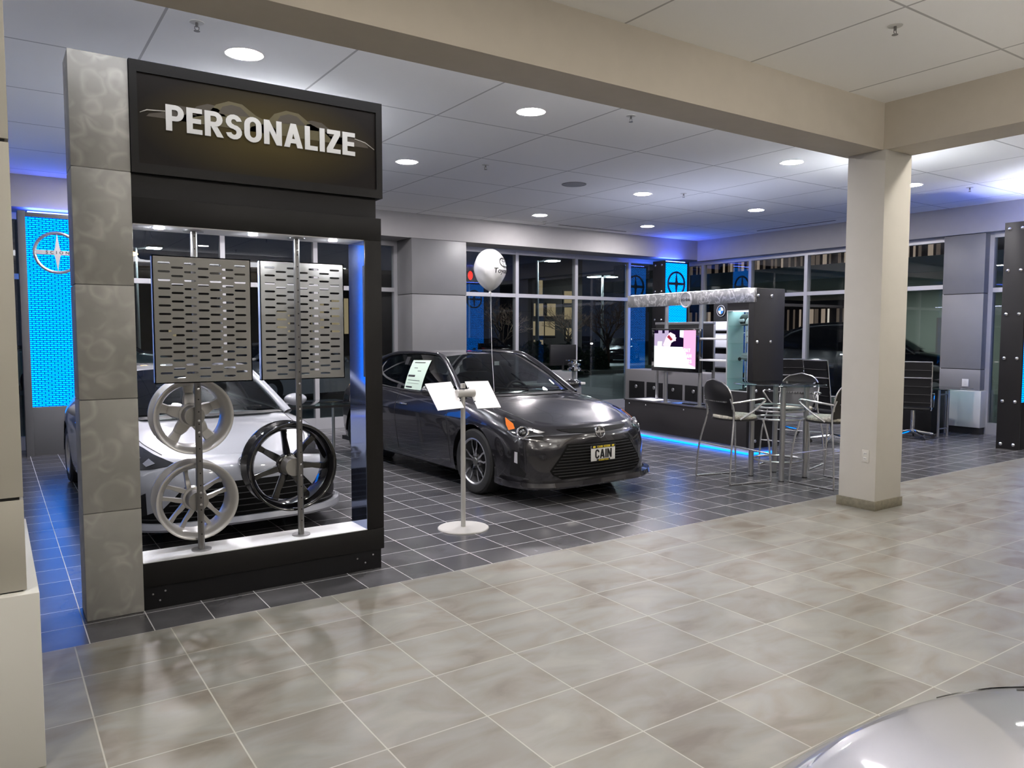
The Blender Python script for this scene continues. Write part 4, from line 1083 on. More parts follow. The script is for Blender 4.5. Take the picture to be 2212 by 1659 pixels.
TC = dict(lines=COUPE, wb=2.70, rw=0.330, rim=0.232, rim_style='tc', rim_mat=CHROME, track=0.772, mirror=(-0.66, 0.985, 1.0), roof_mat=None,
    roof=dict(ws_low=[(-.20, 0, .985), (-.27, .40, .98), (-.43, .715, .965)], ws_top=[(-.98, 0, 1.375), (-1.01, .30, 1.37), (-1.08, .535, 1.345)],
        rw_top=[(-2.50, 0, 1.365), (-2.49, .3, 1.355), (-2.44, .52, 1.325)], rw_low=[(-3.10, 0, 1.06), (-3.08, .3, 1.055), (-2.98, .60, 1.035)], bulge=0.035,
        rail=[(-.36, .755, .925), (-.72, .660, 1.15), (-1.08, .575, 1.338), (-1.35, .555, 1.372), (-1.8, .552, 1.372), (-2.25, .556, 1.348), (-2.6, .60, 1.25), (-3.05, .70, 1.0)],
        belt=[(-.46, .785, .925), (-1.1, .80, .94), (-1.8, .80, .955), (-2.4, .785, .985), (-2.85, .72, 1.02)], head=[(-.62, .715, 1.06), (-1.12, .60, 1.325), (-1.75, .585, 1.355), (-2.25, .59, 1.325), (-2.72, .66, 1.14)], bpost=(-1.72, -1.80)),
    front=[('lower_grille', [(0.40, 0.565), (0.47, 0.47), (0.585, 0.325), (0.56, 0.285), (0.46, 0.235)], GRILLEK, 0.004), ('nose_grille', [(0.45, 0.698), (0.42, 0.684), (0.34, 0.664), (0.08, 0.655)], GRILLEK, 0.004)],
    hl_dir=0.85, headlight=[(-.165, .655), (-.02, .70), (.10, .728), (.22, .768), (.33, .825), (.36, .825), (.335, .74), (.30, .675), (.24, .635), (.14, .612), (.05, .604), (-.07, .595), (-.03, .625), (-.05, .648)],
    lamp=((.150, .674), .062), hl_bits=[('turn_signal', [(.225, .705), (.245, .745), (.33, .795), (.315, .735), (.285, .690)], AMBER), ('chrome_trim', [(-.07, .597), (.05, .607), (.14, .615), (.24, .638), (.30, .678), (.29, .685), (.235, .650), (.14, .627), (.05, .618)], CHROME), ('reflector', [(-.06, .676), (.0, .692), (.05, .702), (.05, .68), (.0, .668)], DSTEEL)],
    corner=[('fog_recess', [(.17, .50), (.245, .52), (.26, .42), (.27, .28), (.12, .26), (.11, .30), (.17, .36)], SATINK, 0.003), ('day_lamp', [(.195, .495), (.222, .50), (.225, .40), (.195, .39)], EDGEA, 0.006)],
    seams=[[(-.52, .92), (-.50, .70), (-.46, .45), (-.44, .25)], [(-1.66, .94), (-1.68, .7), (-1.64, .45), (-1.60, .26)], [(-.44, .27), (-1.0, .265), (-1.6, .27)]],
    hood_seam=[(.62, .60), (.38, .665), (.15, .695), (-.15, .71), (-.36, .72)], handle=(-1.50, .80), slat=0.028,
    lip=[(.945, 0, .155), (.935, .35, .155), (.90, .60, .157), (.79, .80, .165), (.62, .895, .175), (.48, .90, .185)], lip_mat=GREYPAINT, lip_h=.058, emblem=(.9, .655, .060, 0.25))
TC['roof_mat'] = GLOSSK
frl = scaled(COUPE, 0.945, 0.925, 0.02)
def zs(p, k=0.925, fx=0.945): return [(x * fx, y, z * k) for x, y, z in p]
FRS = dict(TC); FRS.update(lines=frl, wb=2.57, rw=0.310, rim=0.215, rim_style='frs', rim_mat=SILVER, mirror=(-0.64, 0.94, 0.945), roof_mat=WHITEPAINT,
    roof={k: (zs(v) if isinstance(v, list) else v) for k, v in TC['roof'].items()},
    front=[('lower_grille', [(0.30, 0.470), (0.46, 0.450), (0.60, 0.30), (0.80, 0.215), (0.78, 0.19)], GRILLEK, 0.004)],
    headlight=[(-.13, .615), (.0, .655), (.10, .68), (.22, .715), (.34, .745), (.40, .74), (.36, .665), (.28, .615), (.16, .585), (.05, .588)],
    lamp=((.20, .650), .036), hl_bits=[('lamp_cluster', [(.03, .625), (.10, .655), (.12, .625), (.08, .605)], CHROME), ('chrome_trim', [(.28, .625), (.35, .67), (.37, .735), (.33, .69)], CHROME)],
    corner=[('corner_inlet', [(.06, .42), (.20, .36), (.30, .24), (.05, .215)], SATINK, 0.003)],
    seams=[[(-.52, .86), (-.50, .66), (-.46, .42), (-.44, .24)], [(-1.60, .88), (-1.62, .66), (-1.58, .42), (-1.54, .26)]], hood_seam=[(.60, .56), (.36, .645), (.14, .67), (-.14, .69), (-.34, .70)], handle=(-1.45, .74), slat=0.05,
    lip=[(.885, 0, .130), (.875, .35, .130), (.835, .62, .133), (.71, .80, .140), (.56, .885, .15)], lip_mat=WHITEPAINT, emblem=(.8, .595, .062, 0.75))
CAR1 = (4.826, 6.529, math.radians(-88.2))
car1, bvh1 = make_car('dark grey metallic two-door car with a white front plate, facing the aisle', CAR1, GREYPAINT, TC)
car2, bvh2 = make_car('white two-door car standing behind the wheel display', (1.59, 6.92, math.radians(-88.5)), WHITEPAINT, FRS)
SIL = dict(FRS); SIL.update(roof_mat=SILVERPAINT, lip_mat=SILVERPAINT, front=[], hl_bits=[], lamp=None, emblem=(.8, .50, .05, .1))
car3, bvh3 = make_car('silver car whose hood shows at the bottom right corner of the frame', (1.66, 0.24, math.radians(93)), SILVERPAINT, SIL)

# licence plate, window sticker, tag under the mirror: carried by the dark car
h, nn, _, _ = bvh1.ray_cast(Vector((3, 0, 0.44)), Vector((-1, 0, 0))); px = h.x + 0.022
pl = MB().box((px - 0.008, -0.155, 0.385), (px, 0.155, 0.535), 0.002).build('licence_plate', PLATEW, car1); part_label(pl, 'white plate with bold black letters')
MB().box((px - 0.001, -0.157, 0.508), (px + 0.004, 0.157, 0.537), 0.001).box((px - 0.001, -0.085, 0.383), (px + 0.004, 0.085, 0.402), 0.001).build('plate_frame', INKK, pl)
def ptext(s, wd, ht, z, mt):
    heavy_text(s, wd, ht, 0.002, frame((px + 0.001 if mt is INKK else px + 0.0045, 0, z), (0, 1, 0), (0, 0, 1))).build('lettering', mt, pl, 0, weld=False)
ptext('CAIN', 0.215, 0.088, 0.452, INKK); ptext('CAIN SCION', 0.165, 0.020, 0.5225, PLATEY); ptext('CANTON', 0.125, 0.013, 0.3925, PLATEY)
for s in (1, -1): MB().ellipsoid((px + 0.005, s * 0.122, 0.5225), (0.001, 0.018, 0.010), 16, 8).build('badge', PLATEY, pl)
stk = MB(); ol = [(-1.20, .965), (-1.59, .965), (-1.66, 1.30), (-1.25, 1.29)]
def on_glass(x, z, off=0.012):
    b, hd = .80, .59; t = (z - .94) / (1.34 - .94); return Vector((x, -(b * (1 - t) + hd * t + 0.02 * 4 * t * (1 - t)) - off, z))
rows = []
for i in range(9):
    t = i / 8; rows.append([on_glass(ol[0][0] * (1 - t) + ol[3][0] * t + ((ol[1][0] - ol[0][0]) * (1 - t) + (ol[2][0] - ol[3][0]) * t) * k / 4, .965 + t * .335 * (1 - .03 * k / 4)) for k in range(5)])
stk.grid(rows); stk.grid([[p + Vector((0, .002, 0)) for p in r] for r in rows], True)
so = stk.build('window_sticker', GREENP, car1, 60); part_label(so, 'pale green price sheet on the side window')
for u0, u1, v0, v1 in ((.55, .92, .05, .10), (.55, .95, .42, .49), (.3, .5, .62, .64), (.25, .85, .90, .93), (.55, .75, .72, .74), (.2, .9, .30, .315), (.2, .9, .20, .21)):
    def pt(u, v):
        a = rows[int(v * 8)][0].lerp(rows[int(v * 8)][4], u); b = rows[min(8, int(v * 8) + 1)][0].lerp(rows[min(8, int(v * 8) + 1)][4], u); return a.lerp(b, v * 8 - int(v * 8)) + Vector((0, -.0015, 0))
    MB().add([pt(u0, v0), pt(u1, v0), pt(u1, v1), pt(u0, v1)], [[0, 1, 2, 3]]).build('print_block', INKK, so, 0)
mt_ = MB().box((-0.90, 0.0, 1.24), (-0.895, 0.085, 1.285)).build('mirror_tag', PAPER, car1, 0)
MB().box((-0.90, 0.06, 1.235), (-0.86, 0.26, 1.295), 0.015).build('inside_mirror', SATINK, car1)

# ------------------------------------------------------------------ balloon tied to the dark car
bl = thing('balloon', 'white balloon with black lettering, floating on a string above the dark car', 'balloon', (4.37, 6.85, 0))
bm_ = MB(); prof = []
for k in range(25):
    t = k / 24; th = PI * t; r = 0.172 * math.sin(th) ** 0.92; z = 2.27 + 0.222 * math.cos(th)
    if t > 0.5: q = (t - 0.5) / 0.5; r *= (1 - 0.22 * q); z = 2.27 - 0.222 * (math.sin(PI / 2 * q) * 0.62 + q * 0.38) * 1.0
    prof.append((max(r, 0.0), z))
bm_.lathe(prof, 40)
for v in bm_.v:
    a = math.atan2(v.y, v.x); d = 0.004 * math.sin(7 * a + 18 * v.z) * math.sin(26 * (v.z - 2.05)); rr = math.hypot(v.x, v.y)
    if rr > 0.02: v.x *= 1 + d / rr; v.y *= 1 + d / rr
b_ob = bm_.build('envelope', BALLOON, bl, 60)
MB().lathe([(0.0, 2.036), (0.012, 2.034), (0.020, 2.026), (0.010, 2.048), (0.006, 2.055)], 16).build('knot', BALLOON, bl)
MB().tube([(0.0, 0, 2.03), (0.012, 0, 2.0), (0.006, -0.01, 1.8), (0.010, -0.02, 1.4), (0.02, -0.05, 0.985)], 0.0022, 6).build('string', PAPER, bl)
def wrap(mb, ang0, rscale=1.004):
    """bend flat lettering (x along the girth, y up) round the balloon"""
    for v in mb.v:
        z = v.y; i = min(range(len(prof)), key=lambda k: abs(prof[k][1] - z)); j = min(i + 1, len(prof) - 1)
        if prof[j][1] > z or j == i: j = i; i = max(0, i - 1)
        r = prof[i][0] if i == j else prof[i][0] + (prof[j][0] - prof[i][0]) * (z - prof[i][1]) / (prof[j][1] - prof[i][1] + 1e-9)
        a = ang0 + v.x / max(r, .06); rr = r * rscale + v.z + 0.003; v.x, v.y, v.z = rr * math.cos(a), rr * math.sin(a), z
    return mb
tx = text_mb('Toyota', 0.075, 0.001, 0.01, Matrix.Translation((0, 2.255, 0)))
wrap(tx, math.radians(-72)).build('lettering', INKK, b_ob, 0)
ov = MB()
def oval(a, b, cx, cz, w): 
    n = 40; ps = [(cx + a * math.cos(2 * PI * k / n), cz + b * math.sin(2 * PI * k / n)) for k in range(n)]; pi = [(cx + (a - w) * math.cos(2 * PI * k / n), cz + (b - w) * math.sin(2 * PI * k / n)) for k in range(n)]
    ov.add([(x, y, 0) for x, y in ps] + [(x, y, 0) for x, y in pi], [[k, (k + 1) % n, n + (k + 1) % n, n + k] for k in range(n)])
oval(.075, .052, 0, 2.345, .009); oval(.030, .050, 0, 2.345, .008); oval(.055, .020, 0, 2.368, .007)
wrap(ov, math.radians(-60)).build('logo_mark', INKK, b_ob, 0)

# ------------------------------------------------------------------ accessory kiosk
KZ = math.radians(85.6455)
def KL(u, y, z=0.0):
    return Vector((8.194 + u * math.cos(KZ) - y * math.sin(KZ), 6.521 + u * math.sin(KZ) + y * math.cos(KZ), z))
kk = thing('accessory_kiosk', 'dark accessory kiosk with swirled metal header, glass case and blue light under it', 'kiosk', (8.194, 6.521, 0), KZ)
BASEK = pm('kiosk_base_grey', (0.030, 0.028, 0.030), 0.5, spec=0.3)
ba = MB().box((0.0, -0.55, 0.105), (2.62, 0, 0.545), 0.004).build('base_cabinet', BASEK, kk)
MB().box((-0.02, -0.56, 0.545), (2.63, 0.012, 0.565), 0.003).build('counter_top', BASEK, kk)
q = MB()
for u in (0.45, 1.25, 2.10, 2.5): q.ellipsoid((u, 0.001, 0.50), (0.014, 0.008, 0.014), 12, 8)
q.build('bolt', CHROME, ba)
MB().box((0.05, -0.50, 0.0), (2.56, -0.06, 0.105)).build('kick_recess', WHITE_BLOCK, kk)
MB().box((0.06, -0.40, 2.2), (2.5, -0.30, 2.206)).box((0.06, -0.03, 2.2), (2.5, -0.012, 2.206)).build('added_top_light', BARW, kk, 0)  # strips added above eye level to lift the ceiling brightness
MB().box((0.06, -0.058, 0.002), (2.55, -0.045, 0.026)).box((0.034, -0.49, 0.002), (0.048, -0.07, 0.026)).build('led_strip', LEDBLUE, kk, 0)
ep = MB().box((-0.055, -0.56, 0.10), (0.045, 0.012, 2.20), 0.012).build('end_panel', TOWERG, kk)
q = MB()
for z in (0.20, 0.86, 1.50, 2.10):
    for y in (-0.05, -0.30): q.ellipsoid((-0.056, y, z), (0.018, 0.024, 0.024), 14, 10)
q.build('bolt', CHROME, ep)
hd = MB().box((-0.055, -0.03, 2.015), (2.55, 0.016, 2.20), 0.003).build('header', HEADER, kk)
F = frame(KL(1.21, 0, 0) * 0 + Vector((1.21, 0.018, 2.09)), (-1, 0, 0), (0, 0, 1))
e = emblem_mb(0.115, 0.018, F); e.lathe([(0, -0.004), (0.118, -0.004), (0.118, 0.002), (0, 0.002)], 36, F); e.build('emblem', EDGEA, hd)
text_mb('SCION', 0.045, 0.004, 0.02, frame((1.21, 0.038, 2.09), (-1, 0, 0), (0, 0, 1)), space=1.5).build('lettering', INKK, hd, 0)
MB().box((0.045, -0.50, 1.918), (0.43, 0.0, 2.015)).build('case_head', BASEK, kk); MB().box((0.045, -0.50, 0.565), (0.43, 0.0, 0.84)).build('case_foot', BASEK, kk)
for u in (0.985, 1.71):
    MB().cyl((u, -0.06, 0.565), (u, -0.06, 2.10), 0.030, n=24).build('post', STEEL, kk)
    MB().cyl((u, -0.06, 0.565), (u, -0.06, 0.58), 0.075, n=28).build('post_flange', STEEL, kk)
for z in (1.222, 1.522):
    MB().box((0.42, -0.22, z), (0.955, -0.005, z + 0.026), 0.006).build('shelf', SHELFW, kk)
# lit glass case
MB().box((0.055, -0.36, 0.845), (0.42, -0.352, 1.91)).build('case_back', CABG, kk, 0)
MB().box((0.414, -0.30, 0.845), (0.420, -0.012, 1.91)).build('case_side', pm('case_side_panel', (0.66, 0.80, 0.83), 0.5), kk, 0)
MB().box((0.08, -0.30, 1.902), (0.40, -0.08, 1.912)).build('case_light', CASEL, kk, 0)
fr = MB()
for u in (0.048, 0.425):
    for y in (-0.355, -0.004): fr.box((u - 0.006, y - 0.006, 0.84), (u + 0.006, y + 0.006, 1.915))
for z in (0.842, 1.912):
    fr.box((0.045, -0.01, z - 0.006), (0.43, 0.002, z + 0.006))
fr.build('case_frame', EDGEA, kk, 0)
for z in (1.00, 1.24, 1.475, 1.71): MB().box((0.055, -0.35, z - 0.004), (0.42, -0.012, z + 0.004)).build('glass_shelf', CABG, kk, 0)
MB().box((0.058, -0.008, 0.85), (0.418, -0.003, 1.905)).build('case_door', CABG, kk, 0)
# goods in the case
def kput(name, label, cat, u, y, z): return thing(name, label, cat, KL(u, y, z), KZ)
t = kput('cap', 'white and black cap on the top shelf of the glass case', 'cap', 0.16, -0.19, 1.714)
q = MB().ellipsoid((0, 0, 0.035), (0.085, 0.095, 0.085), 20, 12); 
for v in q.v: v.z = max(v.z, 0.0)
q.build('crown', PAPER, t)
q = MB().ellipsoid((0.0, 0.11, 0.012), (0.075, 0.085, 0.012), 20, 8); q.build('brim', INKK, t)
MB().ellipsoid((0, 0, 0.122), (0.01, 0.01, 0.006), 10, 6).build('button', INKK, t)
t = kput('helmet', 'black and white helmet beside the cap in the glass case', 'helmet', 0.31, -0.22, 1.714)
q = MB().ellipsoid((0, 0, 0.075), (0.075, 0.085, 0.085), 20, 12)
for v in q.v: v.z = max(v.z, 0.0)
q.build('shell', INKK, t); MB().box((-0.05, 0.055, 0.045), (0.05, 0.088, 0.095), 0.02).build('visor', EDGEA, t)
t = kput('picture_box', 'small printed box with pale figures on the second shelf of the glass case', 'box', 0.17, -0.2, 1.479)
MB().box((-0.08, -0.03, 0), (0.08, 0.03, 0.17), 0.003).build('carton', pm('print_grey', (0.45, 0.38, 0.40), 0.5, noise=0.5, nscale=30), t)
MB().box((-0.07, 0.0305, 0.10), (0.07, 0.032, 0.16)).box((-0.065, 0.0305, 0.02), (-0.02, 0.032, 0.07)).box((0.02, 0.0305, 0.02), (0.065, 0.032, 0.08)).build('print', PAPER, t, 0)
t = kput('model_car', 'silver model car on the middle shelf of the glass case', 'model car', 0.22, -0.18, 1.244)
q = MB().ellipsoid((0, 0, 0.04), (0.15, 0.06, 0.035), 24, 12).ellipsoid((0.02, 0, 0.07), (0.08, 0.05, 0.04), 20, 10); q.build('shell', SILVERPAINT, t)
q = MB()
for x in (-.09, .09):
    for y in (-.055, .055): q.cyl((x, y - .008, .022), (x, y + .008, .022), 0.022, n=16)
q.build('wheels', RUBBER, t)
t = kput('bottle', 'small clear bottle on the lower shelf of the glass case', 'bottle', 0.12, -0.2, 1.004)
MB().lathe([(0, 0), (0.026, 0.0), (0.028, 0.01), (0.028, 0.08), (0.012, 0.105), (0.012, 0.125), (0, 0.125)], 24).build('flask', LENS, t); MB().cyl((0, 0, 0.122), (0, 0, 0.145), 0.014, n=16).build('cap', STEEL, t)
t = kput('chrome_shifter', 'silver and black gear lever knob lying at the bottom of the glass case', 'car part', 0.20, -0.2, 0.846)
MB().ellipsoid((0.05, 0, 0.04), (0.035, 0.035, 0.038), 20, 12).build('knob', CHROME, t); MB().box((-0.13, -0.08, 0), (0.11, 0.08, 0.012), 0.004).build('plate', SATINK, t); MB().tube([(-0.12, 0, 0.025), (0.0, 0, 0.03), (0.04, 0, 0.04)], [0.012, 0.015, 0.02], 10).build('lever', STEEL, t)

# televisions on the kiosk
tv = thing('television', 'black flat television showing a pink and white picture, on the kiosk posts', 'television', KL(1.4555, -0.01, 1.05), KZ)
W = 1.02; H = 0.625
MB().box((-W / 2, -0.05, 0), (W / 2, 0.02, H), 0.008).build('casing', GLOSSK, tv)
MB().box((-W / 2, -0.01, H), (W / 2, 0.022, H + 0.006)).box((-W / 2, -0.01, -0.006), (W / 2, 0.022, 0.0)).build('trim_edge', STEEL, tv, 0)
SCW = emat('screen_white', (0.86, 1.0, 0.98), 1.15); SCP = emat('screen_pink', (0.92, 0.42, 0.68), 0.95); SCL = emat('screen_lilac', (0.52, 0.42, 0.62), 0.8); SCK = emat('screen_dark', (0.012, 0.004, 0.03), 0.6); SCR = emat('screen_red', (0.42, 0.03, 0.06), 0.7); SCPL = emat('screen_pale_pink', (1.0, 0.70, 0.86), 0.95); SCX = emat('screen_text', (1, 1, 1), 1.3)
sx, sz, y0 = 0.445, 0.55, 0.0205
def scr(name, mt, polys, lay=1, par=None):
    q = MB()
    for p in polys: q.prism([(sx - 2 * sx * a, 0.055 + sz * b) for a, b in p], y0 + 0.0006 * lay, y0 + 0.0006 * lay + 0.0005, 'y')
    return q.build(name, mt, par or tv, 0)
sc0 = scr('screen', SCW, [[(0, 0), (1, 0), (1, 1), (0, 1)]], 0)
scr('picture', SCL, [[(0, .58), (.40, .56), (.42, 1), (0, 1)]], 1, sc0)
scr('picture', SCP, [[(.70, .54), (.78, .40), (.80, .26), (.84, .12), (1, .04), (1, 1), (.72, 1)]], 1, sc0)
for _p in [[(0, .92), (.10, .92), (.10, 1), (0, 1)], [(.20, .92), (.26, .92), (.26, 1), (.20, 1)]]: scr('picture', SCK, [_p], 2, sc0)
scr('picture', SCK, [[(.40, .56), (.42, .66), (.50, .72), (.55, .80), (.36, .94), (.36, 1), (.63, 1), (.63, .82), (.72, .80), (.72, .56)]], 2, sc0)
scr('picture', SCPL, [[(.22, .60), (.30, .82), (.40, .95), (.52, .88), (.54, .72), (.44, .70), (.40, .56), (.26, .57)]], 3, sc0)
scr('picture', SCR, [[(.32, .82), (.37, .88), (.46, .76), (.42, .72)]], 4, sc0)
scr('picture', SCW, [[(.08, .56), (.19, .56), (.20, .70), (.09, .70)]], 3, sc0)
def tvtext(s, wd, xr, b):
    heavy_text(s, wd, 0.052, 0.001, frame((sx - 2 * sx * xr + wd / 2, y0 + 0.005, 0.055 + sz * b), (-1, 0, 0), (0, 0, 1))).build('caption', SCX, sc0, 0, weld=False)
tvtext('DAY', .13, .885, .48); tvtext('AM', .10, .91, .33); tvtext('RS', .09, .92, .19)
tb = thing('monitor', 'larger dark screen in a grey frame, behind the lit television', 'monitor', KL(1.63, -0.34, 1.08), KZ)
MB().box((-0.62, -0.03, 0), (0.62, 0.03, 0.66), 0.006).build('casing', SATINK, tb)
MB().box((-0.63, -0.02, 0.66), (0.63, 0.035, 0.70), 0.004).build('top_rail', STEEL, tb)
MB().box((-0.63, -0.02, -0.515), (-0.595, 0.015, 0.66), 0.004).build('side_rail', STEEL, tb)
MB().box((0.595, -0.02, -0.515), (0.63, 0.015, 0.66), 0.004).build('side_rail', STEEL, tb)
t = kput('paper_sheet', 'white paper lying on the far end of the kiosk counter', 'paper', 2.25, -0.25, 0.566); tag(t, None)
MB().box((-0.22, -0.16, 0), (0.22, 0.16, 0.003)).build('sheet', PAPER, t, 0)
t = kput('ring_binder', 'open black binder with white pages on the kiosk counter', 'binder', 0.62, -0.14, 0.566)
MB().box((-0.16, -0.12, 0), (0.16, 0.12, 0.012), 0.003).build('cover', INKK, t); MB().box((-0.15, -0.11, 0.012), (0.13, 0.11, 0.02)).build('pages', PAPER, t, 0)
t = kput('leaflet', 'blue leaflet beside the left post on the kiosk counter', 'leaflet', 1.55, -0.2, 0.566)
MB().box((-0.07, -0.10, 0), (0.07, 0.10, 0.004)).build('sheet', pm('blue_card', (0.05, 0.2, 0.7), 0.4), t, 0)
t = kput('keyboard', 'dark keyboard lying between the posts on the kiosk counter', 'keyboard', 1.28, -0.22, 0.566)
MB().box((-0.17, -0.07, 0), (0.17, 0.07, 0.016), 0.004).build('tray', SATINK, t)
q = MB()
for i in range(12):
    for j in range(4): q.box((-0.158 + i * .0265, -0.056 + j * .029, 0.015), (-0.136 + i * .0265, -0.032 + j * .029, 0.020))
q.build('keys', DSTEEL, t, 0)

# ------------------------------------------------------------------ things beyond the kiosk
t = kput('brochure_stand', 'narrow black stand with pale brochures and a round blue and white badge, beyond the kiosk', 'brochure stand', 1.45, -0.95, 0)
MB().box((-0.17, -0.12, 0), (0.17, 0.03, 2.08), 0.004).build('column', SATINK, t)
for z, h in ((1.66, .13), (1.40, .21), (1.10, .2), (0.86, .16)):
    MB().box((-0.12, 0.032, z), (0.12, 0.042, z + h), 0.002).build('brochure', PAPER if z > 1.3 else EDGEA, t); MB().box((-0.17, 0.03, z - 0.014), (0.17, 0.08, z - 0.004)).build('ledge', STEEL, t, 0)
F = frame((0.0, 0.034, 1.955), (-1, 0, 0), (0, 0, 1))
bd = MB().lathe([(0, 0), (0.082, 0), (0.082, 0.008), (0.074, 0.012), (0.0, 0.012)], 40, F).build('badge', INKK, t)
MB().lathe([(0.082, 0.006), (0.086, 0.006), (0.086, 0.014), (0.080, 0.014)], 40, F, closed=True).build('badge_ring', EDGEA, bd)
BB = pm('badge_blue', (0.03, 0.22, 0.62), 0.4)
for k in range(4):
    MB().prism([(0, 0)] + arc(0, 0, 0.052, 90 * k, 90 * k + 90, 10), 0.012, 0.015, 'z', F).build('badge_quarter', BB if k % 2 else PAPER, bd, 0)
t = thing('credenza', 'low grey credenza with black drawer fronts, behind the kiosk', 'cabinet', (10.40, 10.0, 0), KZ)
MB().box((-1.1, -0.25, 0.0), (1.1, 0.22, 0.08)).build('plinth', INKK, t); MB().box((-1.1, -0.25, 0.08), (1.1, 0.25, 0.92), 0.004).build('carcass', pm('credenza_grey', (0.17, 0.165, 0.17), 0.5), t)
for k in range(4):
    u = -1.03 + k * 0.52; d = MB().box((u, 0.25, 0.12), (u + 0.44, 0.268, 0.70), 0.004).build('drawer_front', SATINK, t); MB().ellipsoid((u + 0.22, 0.275, 0.60), (0.035, 0.012, 0.035), 16, 10).build('knob', STEEL, d)
t = thing('printer', 'small black printer standing on the grey credenza', 'printer', (10.35, 9.9, 0.92), KZ)
MB().box((-0.22, -0.17, 0), (0.22, 0.17, 0.14), 0.012).build('body', SATINK, t); MB().box((-0.19, 0.0, 0.14), (0.19, 0.15, 0.155), 0.004).build('lid', DSTEEL, t); MB().box((-0.15, 0.16, 0.03), (0.15, 0.28, 0.04), 0.003).build('paper_tray', DSTEEL, t)
t = thing('reception_desk', 'low grey reception desk by the back windows, beyond the dark car', 'desk', (8.35, 10.95, 0))
MB().box((-1.4, -0.35, 0), (0.35, 0.35, 0.70), 0.004).build('front_panel', PANELG, t); MB().box((-1.45, -0.40, 0.70), (0.40, 0.40, 0.74), 0.004).build('top', WHITE_BLOCK, t); MB().box((-0.5, -0.2, 0.74), (0.25, -0.16, 0.96), 0.003).build('screen_panel', PANELG, t)
t = thing('desk_monitor', 'black computer monitor seen from behind, above the grey reception desk', 'monitor', (8.72, 11.17, 0.741))
MB().box((-0.30, -0.02, 0.28), (0.30, 0.02, 0.66), 0.008).build('casing', SATINK, t); MB().cyl((0, 0.0, 0.01), (0, 0.0, 0.40), 0.022, n=14).build('neck', SATINK, t); MB().box((-0.14, -0.1, 0), (0.14, 0.1, 0.012), 0.004).build('foot', SATINK, t)
t = thing('chrome_display', 'chrome part on a small glass stand, just beyond the far mirror of the dark car', 'display', (7.16, 8.9, 0))
MB().cyl((0, 0, 0), (0, 0, 0.015), 0.2, n=36).build('foot', STEEL, t); MB().cyl((0, 0, 0.012), (0, 0, 1.05), 0.03, n=20).build('stem', STEEL, t); MB().cyl((0.02, 0, 1.05), (0.02, 0, 1.062), 0.20, n=40).build('glass_top', TABLEG, t)
q = MB().lathe([(0, 1.062), (0.10, 1.062), (0.10, 1.09), (0.07, 1.10), (0.07, 1.13), (0.095, 1.135), (0.095, 1.16), (0.05, 1.165), (0.05, 1.20), (0.125, 1.205), (0.125, 1.215), (0.0, 1.22)], 32); q.cyl((-0.06, -0.05, 1.14), (-0.16, -0.10, 1.15), 0.035, n=18); q.build('chrome_part', CHROME, t)

t = thing('glass_table', 'dark glass table with black edge, seen edge-on between the white car and the side post', 'table', (3.21, 9.25, 0))
MB().box((-0.50, -0.36, 0.735), (0.50, 0.36, 0.747), 0.002).build('glass_top', TABLEG, t)
MB().box((-0.51, -0.37, 0.705), (0.51, -0.355, 0.735)).box((-0.51, 0.355, 0.705), (0.51, 0.37, 0.735)).box((-0.51, -0.37, 0.705), (-0.495, 0.37, 0.735)).box((0.495, -0.37, 0.705), (0.51, 0.37, 0.735)).build('frame', SATINK, t)
for x in (-0.46, 0.46):
    for y in (-0.32, 0.32): MB().cyl((x, y, 0), (x, y, 0.705), 0.02, n=14).build('leg', STEEL, t)

# ------------------------------------------------------------------ bar table and stools
tt = thing('bar_table', 'round glass bar table on four steel legs with steel foot rings', 'table', (7.28, 5.39, 0))
MB().lathe([(0, 1.040), (0.492, 1.040), (0.497, 1.043), (0.497, 1.050), (0.492, 1.053), (0, 1.053)], 64).build('glass_top', TABLEG, tt)
for i, (x, y) in enumerate(((-.207, -.203), (.207, -.203), (-.207, .203), (.207, .203))):
    l = MB().cyl((x, y, 0.006), (x, y, 1.030), 0.0285, n=22).build('leg', STEEL, tt); MB().cyl((x, y, 0), (x, y, 0.008), 0.030, n=20).build('foot_pad', SATINK, l); MB().cyl((x, y, 1.030), (x, y, 1.040), 0.033, n=20).build('top_pad', SATINK, l)
for z in (0.795, 0.755, 0.665, 0.20):
    MB().tube([(0.258 * math.cos(2 * PI * k / 48), 0.258 * math.sin(2 * PI * k / 48), z) for k in range(48)], 0.0125, 10, closed=True).build('foot_ring', STEEL, tt)
TUBE = pm('bright_steel_tube', (0.62, 0.62, 0.63), 0.22, metal=0.9)
BACKP = pm('black_plastic_shell', (0.012, 0.012, 0.013), 0.34)
